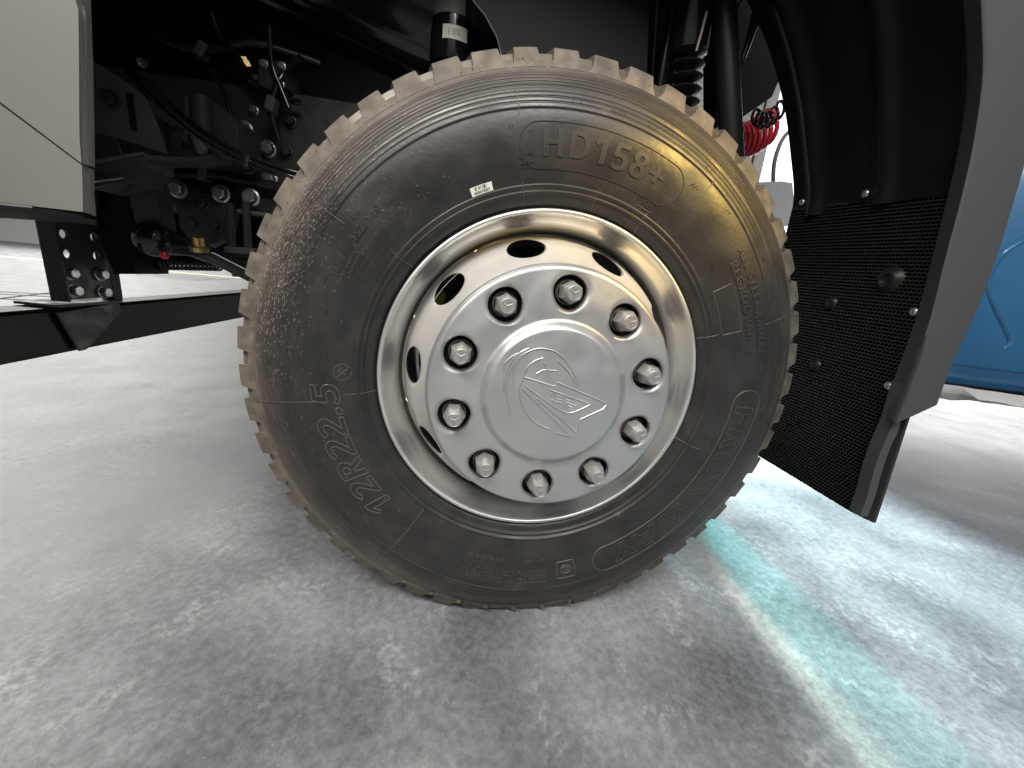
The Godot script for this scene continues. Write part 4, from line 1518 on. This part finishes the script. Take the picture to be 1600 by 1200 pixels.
	for k in 4:
		var pts: Array = [
			[Vector3(-0.81, 1.007, -0.3), Vector3(-0.764, 0.97, -0.28), Vector3(-0.7, 0.926, -0.26), Vector3(-0.641, 0.896, -0.24), Vector3(-0.583, 0.875, -0.22), Vector3(-0.527, 0.86, -0.2), Vector3(-0.476, 0.851, -0.2)],
			[Vector3(-0.801, 1.007, -0.294), Vector3(-0.754, 0.971, -0.274), Vector3(-0.691, 0.927, -0.254), Vector3(-0.632, 0.897, -0.234), Vector3(-0.575, 0.875, -0.214), Vector3(-0.519, 0.861, -0.194), Vector3(-0.468, 0.852, -0.194)],
			[Vector3(-0.795, 0.996, -0.288), Vector3(-0.748, 0.96, -0.268), Vector3(-0.685, 0.916, -0.248), Vector3(-0.626, 0.886, -0.228), Vector3(-0.569, 0.865, -0.208), Vector3(-0.514, 0.85, -0.188), Vector3(-0.463, 0.841, -0.188)],
			[Vector3(-0.811, 0.996, -0.296), Vector3(-0.765, 0.959, -0.276), Vector3(-0.701, 0.915, -0.256), Vector3(-0.642, 0.885, -0.236), Vector3(-0.584, 0.863, -0.216), Vector3(-0.529, 0.849, -0.196), Vector3(-0.477, 0.84, -0.196)],
		][k]
		var line := Geo.new()
		line.tube(smooth_path(pts, 8), 0.0042, 8)
		put("brake_line", line.mesh(60), M.gloss, truck)
	g = Geo.new()
	g.tube([Vector3(-0.581, 0.877, -0.21), Vector3(-0.584, 0.855, -0.21)], 0.008, 8)
	put("cable_tie", g.mesh(60), M.gloss, truck)
	# clutter in the shade: hoses, clamps, a valve block and more bolts
	for q in [[0.009, Vector3(-0.903, 1.004, -0.32), Vector3(-0.872, 0.935, -0.3), Vector3(-0.851, 0.875, -0.3), Vector3(-0.847, 0.801, -0.32)], [0.012, Vector3(-0.956, 0.812, -0.45), Vector3(-0.883, 0.847, -0.44), Vector3(-0.784, 0.87, -0.44), Vector3(-0.676, 0.866, -0.45), Vector3(-0.572, 0.858, -0.45)], [0.006, Vector3(-0.75, 1.089, -0.44), Vector3(-0.72, 1.039, -0.43), Vector3(-0.707, 0.973, -0.42), Vector3(-0.728, 0.908, -0.42)], [0.008, Vector3(-0.578, 1.167, -0.5), Vector3(-0.608, 1.106, -0.46), Vector3(-0.631, 1.033, -0.45), Vector3(-0.621, 0.969, -0.46)], [0.01, Vector3(-0.978, 1.218, -0.55), Vector3(-0.885, 1.158, -0.5), Vector3(-0.781, 1.14, -0.48), Vector3(-0.678, 1.178, -0.5), Vector3(-0.55, 1.18, -0.55)]]:
		var hose := Geo.new()
		hose.tube(smooth_path(q.slice(1), 8), q[0], 10)
		put("rubber_hose", hose.mesh(60), M.black if q[0] > 0.0085 else M.gloss, truck)
	for p in [Vector3(-0.844, 0.844, -0.3), Vector3(-0.784, 0.87, -0.44), Vector3(-0.706, 0.978, -0.42), Vector3(-0.629, 1.04, -0.45), Vector3(-0.784, 1.139, -0.48)]:
		var clamp := Geo.new()
		clamp.box(p, Vector3(0.02, 0.034, 0.034), 0.004, Basis(Vector3.BACK, rng.randf_range(-0.6, 0.6)))
		put("hose_clamp", clamp.mesh(20), M.bracket, truck)
	var valve := slab("valve_block", [Vector3(-0.657, 1.134, -0.46), Vector3(-0.598, 1.138, -0.46), Vector3(-0.598, 1.086, -0.46), Vector3(-0.627, 1.074, -0.46), Vector3(-0.66, 1.082, -0.46)], Vector3(0, 0, -0.08), M.frame)
	bolts(valve, [Vector3(-0.646, 1.126, -0.46), Vector3(-0.607, 1.127, -0.46), Vector3(-0.612, 1.09, -0.46)], Vector3.BACK, 0.012, 0.008)
	bolts(rail, [Vector3(-0.784, 1.015, -0.5), Vector3(-0.608, 1.026, -0.5), Vector3(-0.62, 0.955, -0.5)], Vector3.BACK, 0.02, 0.014, M.frame)
	bolts(oct, [Vector3(-0.788, 0.803, -0.43), Vector3(-0.764, 0.756, -0.43), Vector3(-0.815, 0.753, -0.43)], Vector3.BACK, 0.018, 0.012, M.frame)
	for q in [[Vector3(-0.718, 0.808, -0.41), Vector3(-0.724, 0.69, -0.41)], [Vector3(-0.683, 0.815, -0.41), Vector3(-0.687, 0.685, -0.41)]]:
		var u := Geo.new()
		u.tube([q[0], q[1]], 0.009, 10)
		put("u_bolt", u.mesh(50), M.frame, truck)
	slab("spring_clip", [Vector3(-0.735, 0.709, -0.4), Vector3(-0.666, 0.711, -0.4), Vector3(-0.667, 0.695, -0.4), Vector3(-0.736, 0.694, -0.4)], Vector3(0, 0, -0.06), M.bracket)
	slab("hose_bracket", [Vector3(-0.805, 0.977, -0.3), Vector3(-0.765, 0.952, -0.3), Vector3(-0.772, 0.937, -0.3), Vector3(-0.81, 0.957, -0.3)], Vector3(0, 0, -0.03), M.bracket)
	# brass fittings and small pipes
	for q in [[Vector3(-0.699, 1.137, -0.48), Vector3(-0.691, 1.117, -0.48)], [Vector3(-0.685, 1.099, -0.48), Vector3(-0.668, 1.093, -0.48)]]:
		g = Geo.new()
		g.tube([q[0], q[0].lerp(q[1], 0.45), q[0].lerp(q[1], 0.46), q[1]], [0.011, 0.011, 0.014, 0.014], 6)
		put("brass_fitting", g.mesh(30), M.brass, truck)
	g = Geo.new()
	g.tube(smooth_path([Vector3(-0.755, 1.213, -0.47), Vector3(-0.739, 1.166, -0.47), Vector3(-0.705, 1.134, -0.47), Vector3(-0.677, 1.093, -0.47), Vector3(-0.629, 1.067, -0.47), Vector3(-0.571, 1.062, -0.47)], 6), 0.007, 8)
	g.tube(smooth_path([Vector3(-0.626, 1.199, -0.45), Vector3(-0.624, 1.125, -0.45), Vector3(-0.606, 1.076, -0.45), Vector3(-0.591, 1.039, -0.45)], 6), 0.006, 8)
	g.tube(smooth_path([Vector3(-1.018, 1.137, -0.5), Vector3(-0.927, 1.066, -0.45), Vector3(-0.874, 1.025, -0.42), Vector3(-0.829, 0.969, -0.42)], 6), 0.01, 8)
	put("air_pipe", g.mesh(60), M.gloss, truck)
	# glossy air tank lying across
	g = Geo.new()
	prof = []
	for k in 17:
		var t := PI / 2 * k / 16.0
		prof.append(Vector2(0.2 * sin(t), -0.36 - 0.09 * cos(t)))
	for k in 17:
		var t := PI / 2 * k / 16.0
		prof.append(Vector2(0.2 * cos(t), 0.2 + 0.09 * sin(t)))
	g.lathe(prof, 48, Vector3(-0.374, 1.407, -0.72), Vector3(1, -0.25, 0.0))
	put("air_tank", g.mesh(60), M.gloss, truck, "glossy black rounded tank in the dark behind the tyre's top")
	# canister with two labels
	var foot := Vector3(-0.218, 1.217, -0.56)
	var can := Node3D.new()
	can.name = "filter_canister"
	can.position = foot
	truck.add_child(can, true)
	g = Geo.new()
	g.lathe([Vector2(0, 0), Vector2(0.045, 0), Vector2(0.058, 0.008), Vector2(0.06, 0.02), Vector2(0.06, 0.36), Vector2(0.05, 0.38), Vector2(0, 0.38)], 40, Vector3.ZERO, Vector3.UP)
	put("canister_body", g.mesh(35), M.gloss, can)
	wrap_label("dull_label", can, 0.0612, 0.1, 0.163, -0.95, 1.05, M.dull_label)
	wrap_label("barcode_label", can, 0.0615, 0.045, 0.075, -0.42, 0.62, M.white)
	g = Geo.new()
	for k in 22:
		if rng.randf() < 0.65:
			var t := -0.18 + k * 0.024
			g.quad(around(0.0619, 0.052, t), around(0.0619, 0.067, t), around(0.0619, 0.067, t + rng.randf_range(0.006, 0.016)), around(0.0619, 0.052, t + 0.01))
	put("barcode", g.mesh(0), M.ink, can)
	# sheet edge that curves down behind the tyre
	g = Geo.new()
	var edge := smooth_path([Vector3(-0.189, 1.309, -0.4), Vector3(-0.164, 1.287, -0.4), Vector3(-0.144, 1.271, -0.4), Vector3(-0.127, 1.251, -0.4), Vector3(-0.111, 1.229, -0.4), Vector3(-0.098, 1.196, -0.4)], 6)
	var front := []
	var inner := []
	for p in edge:
		front.append(p)
		inner.append(p + Vector3(0.0, 0.0, -0.5))
	g.grid([front, inner])
	var sheet := put("inner_wing_sheet", g.mesh(60), M.matt, truck)
	slab("sheet_face", [Vector3(-0.189, 1.309, -0.4), Vector3(-0.164, 1.287, -0.4), Vector3(-0.144, 1.271, -0.4), Vector3(-0.127, 1.251, -0.4), Vector3(-0.111, 1.229, -0.4), Vector3(-0.098, 1.196, -0.4), Vector3(-0.083, 1.133, -0.4), Vector3(0.267, 1.184, -0.4), Vector3(0.228, 1.435, -0.4), Vector3(-0.192, 1.361, -0.4)], Vector3(0, 0, -0.003), M.matt, sheet)
	g = Geo.new()
	g.tube(edge, 0.0016, 6)
	put("sheet_bead", g.mesh(60), M.bracket, sheet)
	# shock absorber with its ribbed bump stop
	var s0 := Vector3(0.355, 1.469, -0.42)
	var s1 := Vector3(0.369, 1.284, -0.42)
	var s2 := Vector3(0.379, 1.121, -0.42)
	g = Geo.new()
	g.tube([s0, s1, s1.lerp(s2, 0.02)], [0.048, 0.046, 0.036], 24)
	var shock := put("shock_absorber", g.mesh(40), M.gloss, truck, "black shock absorber with a ribbed bellows above the tyre's right shoulder")
	g = Geo.new()
	var ax := (s2 - s1).normalized()
	var rib_prof := []
	for k in 49:
		var t := k / 48.0
		rib_prof.append(Vector2(0.032 + 0.012 * cos(TAU * 6 * t), s1.distance_to(s2) * t))
	g.lathe(rib_prof, 24, s1, ax)
	put("bellows", g.mesh(50), M.black, shock)
	g = Geo.new()
	g.tube(smooth_path([Vector3(0.367, 1.34, -0.36), Vector3(0.364, 1.302, -0.36), Vector3(0.359, 1.261, -0.36)], 6), 0.0028, 6)
	put("thin_pipe", g.mesh(60), mat(grey(0.25, 0.2, 0.17), 0.4), shock)
	g = Geo.new()
	g.tube([Vector3(0.398, 1.428, -0.38), Vector3(0.443, 1.248, -0.36), Vector3(0.524, 0.986, -0.35)], 0.027, 20)
	put("air_duct", g.mesh(60), M.plastic, truck)
	g = Geo.new()
	g.tube(smooth_path([Vector3(0.522, 1.449, -0.4), Vector3(0.52, 1.404, -0.4), Vector3(0.515, 1.351, -0.4), Vector3(0.509, 1.302, -0.4), Vector3(0.504, 1.269, -0.4)], 6), _taper(0.018, 0.003, 25), 10)
	g.tube(smooth_path([Vector3(0.52, 1.408, -0.4), Vector3(0.49, 1.415, -0.4), Vector3(0.466, 1.391, -0.4), Vector3(0.464, 1.354, -0.4)], 6), 0.003, 8)
	put("curved_bracket", g.mesh(60), M.gloss, truck)
	g = Geo.new()
	g.tube([Vector3(0.27, 1.448, -0.45), Vector3(0.284, 1.345, -0.45), Vector3(0.298, 1.222, -0.45)], 0.0025, 6)
	g.tube([Vector3(0.319, 1.456, -0.45), Vector3(0.323, 1.338, -0.45), Vector3(0.323, 1.212, -0.45)], 0.011, 10)
	g.tube([Vector3(0.349, 1.449, -0.43), Vector3(0.349, 1.346, -0.43), Vector3(0.351, 1.208, -0.43)], 0.013, 10)
	put("pipe_run", g.mesh(60), M.gloss, truck)
	slab("tilt_beam", [Vector3(0.594, 1.745, -0.8), Vector3(0.905, 1.799, -0.8), Vector3(0.947, 1.517, -0.8), Vector3(0.903, 1.452, -0.8), Vector3(0.893, 1.409, -0.8), Vector3(0.781, 1.318, -0.8), Vector3(0.709, 1.286, -0.8)], Vector3(0, 0, -0.08), M.matt)
	# coiled air lines behind the cab
	coil_line("coiled_air_line", Vector3(0.954, 1.375, -1.1), Vector3(1.125, 1.447, -1.1), 0.062, 7.5, 0.0095, M.red, "red coiled air line hanging behind the cab")
	coil_line("coiled_air_line", Vector3(0.948, 1.406, -0.95), Vector3(1.053, 1.454, -0.95), 0.026, 5.5, 0.006, M.gloss, "black coiled air line above the red one")
	g = Geo.new()
	g.tube(smooth_path([Vector3(1.169, 1.416, -1), Vector3(1.131, 1.373, -1), Vector3(1.116, 1.314, -1), Vector3(1.118, 1.256, -1), Vector3(1.137, 1.184, -1)], 6), 0.008, 8)
	put("loose_hose", g.mesh(60), mat(grey(0.1, 0.1, 0.1), 0.5), truck)
	slab("grey_tank_box", [Vector3(0.896, 1.149, -0.9), Vector3(1.092, 1.18, -0.9), Vector3(1.14, 1.179, -0.9), Vector3(1.204, 1.031, -0.9), Vector3(0.949, 0.948, -0.9)], Vector3(0, 0, -0.25), mat(grey(0.33, 0.35, 0.36), 0.5))


func _taper(a: float, b: float, n: int) -> Array:
	var out := []
	for k in n:
		out.append(lerpf(a, b, float(k) / (n - 1)))
	return out


func coil_line(called: String, a: Vector3, b: Vector3, r: float, turns: float, thick: float, m: Material, label: String) -> void:
	var ax := (b - a).normalized()
	var u := ax.cross(Vector3.UP).normalized()
	var w := u.cross(ax)
	var pts := []
	for k in int(turns * 20) + 1:
		var t := k / (turns * 20)
		var ang := TAU * turns * t
		pts.append(a.lerp(b, t) + (u * cos(ang) + w * sin(ang)) * r + Vector3(0, -0.03 * sin(PI * t), 0))
	var g := Geo.new()
	g.tube(pts, thick, 8)
	put(called, g.mesh(60), m, truck, label)


func around(r: float, y: float, t: float) -> Vector3:
	return Vector3(r * sin(t), y, r * cos(t))


func wrap_label(called: String, parent: Node, r: float, y0: float, y1: float, t0: float, t1: float, m: Material) -> void:
	var g := Geo.new()
	var rows := [[], []]
	for k in 17:
		var t := lerpf(t0, t1, k / 16.0)
		rows[0].append(around(r, y0, t))
		rows[1].append(around(r, y1, t))
	g.grid(rows)
	put(called, g.mesh(60), m, parent)




func arch_rear() -> void:
	# the liner: an arched plastic skin with two soft ridges, hung behind the tyre
	var spine := [Vector2(0.752, 0.935), Vector2(0.742, 1.0), Vector2(0.705, 1.09), Vector2(0.655, 1.2), Vector2(0.585, 1.31), Vector2(0.5, 1.4), Vector2(0.38, 1.49), Vector2(0.22, 1.56), Vector2(0.0, 1.6), Vector2(-0.3, 1.62), Vector2(-0.7, 1.62)]
	var path := []
	for p in spine:
		path.append(Vector3(p.x, p.y, 0))
	path = smooth_path(path, 6)
	var rows := []
	for i in path.size():
		var p: Vector3 = path[i]
		var d: Vector3 = (path[mini(i + 1, path.size() - 1)] - path[maxi(i - 1, 0)]).normalized()
		var n := Vector3(-d.y, d.x, 0)
		var row := []
		for k in 61:
			var z := lerpf(-0.405, 0.02, k / 60.0)
			var bump := 0.02 * exp(-pow((z + 0.325) / 0.022, 2)) + 0.016 * exp(-pow((z + 0.145) / 0.02, 2)) - 0.05 * smoothstep(-0.02, 0.02, z)
			bump += 0.004 * sin(p.y * 9.0 + z * 11.0)
			row.append(Vector3(p.x, p.y, z) + n * bump)
		rows.append(row)
	var g := Geo.new()
	g.grid(rows)
	var skin := []
	for r in rows:
		var q := []
		for v in r:
			q.append(v + Vector3(0.012, 0.006, 0))
		skin.append(q)
	g.grid(skin)
	put("arch_liner", g.mesh(60), M.plastic, truck, "black plastic wheel arch liner with two soft ridges")
	# flap: a rubber sheet hung across, its face covered with small raised pips
	var top := 0.985
	var low := 0.257
	g = Geo.new()
	var face := func(u: float, v: float) -> Vector3:
		# u from the inner edge out, v from the foot up; the outer edge curls forward a little, the top inner corner is cut
		var z := lerpf(lerpf(-0.4, -0.405, v), lerpf(0.045, 0.015, v * v), u)
		return Vector3(0.752 + 0.012 * pow(maxf(u - 0.86, 0.0) / 0.14, 2.0) - 0.01 * sin(PI * v) * u, lerpf(low, top - 0.022 * u, v), z)
	var fr := []
	var bk := []
	for i in 33:
		var a := []
		var b := []
		for k in 25:
			var p: Vector3 = face.call(k / 24.0, i / 32.0)
			a.append(p)
			b.append(p + Vector3(0.007, 0, 0))
		fr.append(a)
		bk.append(b)
	g.grid(fr)
	g.grid(bk)
	for side in [0, 24]:
		var a := []
		var b := []
		for i in 33:
			a.append(fr[i][side])
			b.append(bk[i][side])
		g.grid([a, b])
	for end in [0, 32]:
		g.grid([fr[end], bk[end]])
	var flap := put("mud_flap", g.mesh(40), M.flap if M.has("flap") else M.black, truck, "black rubber mud flap with a pimpled face behind the tyre")
	var pos := PackedVector3Array()
	var nor := PackedVector3Array()
	var idx := PackedInt32Array()
	var nv := 92
	var nu := 52
	for i in nv:
		for k in nu:
			var u := (k + 0.5 + 0.5 * (i % 2)) / (nu + 0.5)
			var v := (i + 0.6) / (nv + 0.4)
			if u > 0.965 or v > 0.962:
				continue
			var c: Vector3 = face.call(u, v)
			var worn := rng.randf_range(0.75, 1.1)
			var at := pos.size()
			pos.append(c + Vector3(-0.0024 * worn, 0, 0))
			nor.append(Vector3(-1, 0, 0))
			for ring in 2:
				for s in 8:
					var t := TAU * s / 8
					var f: float = [0.62, 1.05][ring]
					pos.append(c + Vector3([-0.0019, 0.0003][ring] * worn, sin(t) * 0.0027 * f, cos(t) * 0.0038 * f))
					nor.append(Vector3([-1.4, -0.5][ring], sin(t), cos(t)).normalized())
			for s in 8:
				var s2 := (s + 1) % 8
				idx.append_array([at, at + 1 + s, at + 1 + s2, at + 1 + s, at + 9 + s, at + 1 + s2, at + 1 + s2, at + 9 + s, at + 9 + s2])
	var arrays := []
	arrays.resize(Mesh.ARRAY_MAX)
	arrays[Mesh.ARRAY_VERTEX] = pos
	arrays[Mesh.ARRAY_NORMAL] = nor
	arrays[Mesh.ARRAY_INDEX] = idx
	var pm := ArrayMesh.new()
	pm.add_surface_from_arrays(Mesh.PRIMITIVE_TRIANGLES, arrays)
	put("flap_pip", pm, M.pip if M.has("pip") else M.black, flap).set_meta("kind", "stuff")
	var stud := Geo.new()
	stud.lathe([Vector2(0.0085, 0), Vector2(0.0085, 0.002), Vector2(0.007, 0.0045), Vector2(0.003, 0.006), Vector2(0, 0.0062)], 20, Vector3.ZERO, Vector3.LEFT)
	var sm := stud.mesh(45)
	for p in [Vector3(0.749, 0.966, -0.013), Vector3(0.748, 0.964, -0.19), Vector3(0.748, 0.975, -0.369), Vector3(0.744, 0.711, -0.004), Vector3(0.744, 0.556, -0.003)]:
		put("flap_rivet", sm, M.zinc, flap).position = p
	stud = Geo.new()
	stud.lathe([Vector2(0.03, 0.0), Vector2(0.024, 0.004), Vector2(0.018, 0.011), Vector2(0.012, 0.012), Vector2(0.009, 0.006), Vector2(0, 0.005)], 24, Vector3.ZERO, Vector3.LEFT)
	put("flap_boss", stud.mesh(45), M.black, flap).position = Vector3(0.746, 0.772, -0.072)
	stud = Geo.new()
	stud.lathe([Vector2(0.016, 0.0), Vector2(0.012, 0.005), Vector2(0.006, 0.007), Vector2(0, 0.0072)], 20, Vector3.ZERO, Vector3.LEFT)
	for p in [Vector3(0.746, 0.715, -0.193), Vector3(0.746, 0.559, -0.186)]:
		put("flap_boss", stud.mesh(45), M.black, flap).position = p
	# the fender's outer lip and the strip that edges the flap below it
	var inner := smooth_path([Vector3(0.415, 1.421, 0.06), Vector3(0.505, 1.3, 0.06), Vector3(0.565, 1.21, 0.06), Vector3(0.607, 1.139, 0.06), Vector3(0.639, 1.076, 0.06), Vector3(0.663, 0.994, 0.06), Vector3(0.678, 0.913, 0.06), Vector3(0.691, 0.805, 0.06), Vector3(0.706, 0.692, 0.06), Vector3(0.71, 0.575, 0.06), Vector3(0.708, 0.494, 0.06)], 5)
	var outer := smooth_path([Vector3(0.52, 1.444, 0.06), Vector3(0.619, 1.322, 0.06), Vector3(0.682, 1.231, 0.06), Vector3(0.726, 1.158, 0.06), Vector3(0.755, 1.093, 0.06), Vector3(0.772, 1.018, 0.06), Vector3(0.782, 0.943, 0.06), Vector3(0.796, 0.821, 0.06), Vector3(0.798, 0.73, 0.06), Vector3(0.789, 0.621, 0.06), Vector3(0.791, 0.539, 0.06)], 5)
	var lip := Geo.new()
	var cross := []
	for i in inner.size():
		var a: Vector3 = inner[i]
		var b: Vector3 = outer[i]
		var w := (b - a)
		cross.append([a + w * 0.3 + Vector3(0, 0, -0.05), a + w * 0.06 + Vector3(0, 0, -0.014), a + Vector3(0, 0, -0.005), a + w * 0.03, a + w * 0.5 + Vector3(0, 0, 0.001), b - w * 0.05, b + Vector3(0, 0, -0.006), b - w * 0.06 + Vector3(0, 0, -0.016), b - w * 0.2 + Vector3(0, 0, -0.05)])
	lip.grid(cross)
	put("fender_lip", lip.mesh(60), M.trim, truck, "dark grey plastic fender lip curving down behind the wheel")
	var ret := Geo.new()
	var ra := []
	var rb := []
	for i in inner.size():
		ra.append(inner[i] + Vector3(0.006, 0, -0.005))
		rb.append(inner[i] + Vector3(0.093, 0.0, -0.075))
	ret.grid([ra, rb])
	put("fender_return", ret.mesh(60), M.plastic, truck)
	var strip := smooth_path([Vector3(0.716, 0.571, 0.045), Vector3(0.722, 0.491, 0.045), Vector3(0.717, 0.434, 0.045), Vector3(0.718, 0.383, 0.045), Vector3(0.724, 0.322, 0.045), Vector3(0.724, 0.272, 0.045)], 4)
	var sg := Geo.new()
	var sr := []
	for i in strip.size():
		var p: Vector3 = strip[i]
		var wide := 0.02 if i > 4 else 0.008 + 0.0024 * i
		sr.append([p + Vector3(0.006, 0, -0.03), p, p + Vector3(wide, 0, 0), p + Vector3(wide - 0.002, 0, -0.03)])
	sg.grid(sr)
	sg.quad(sr[-1][0], sr[-1][1], sr[-1][2], sr[-1][3])
	put("flap_edge_strip", sg.mesh(40), M.trim, truck)
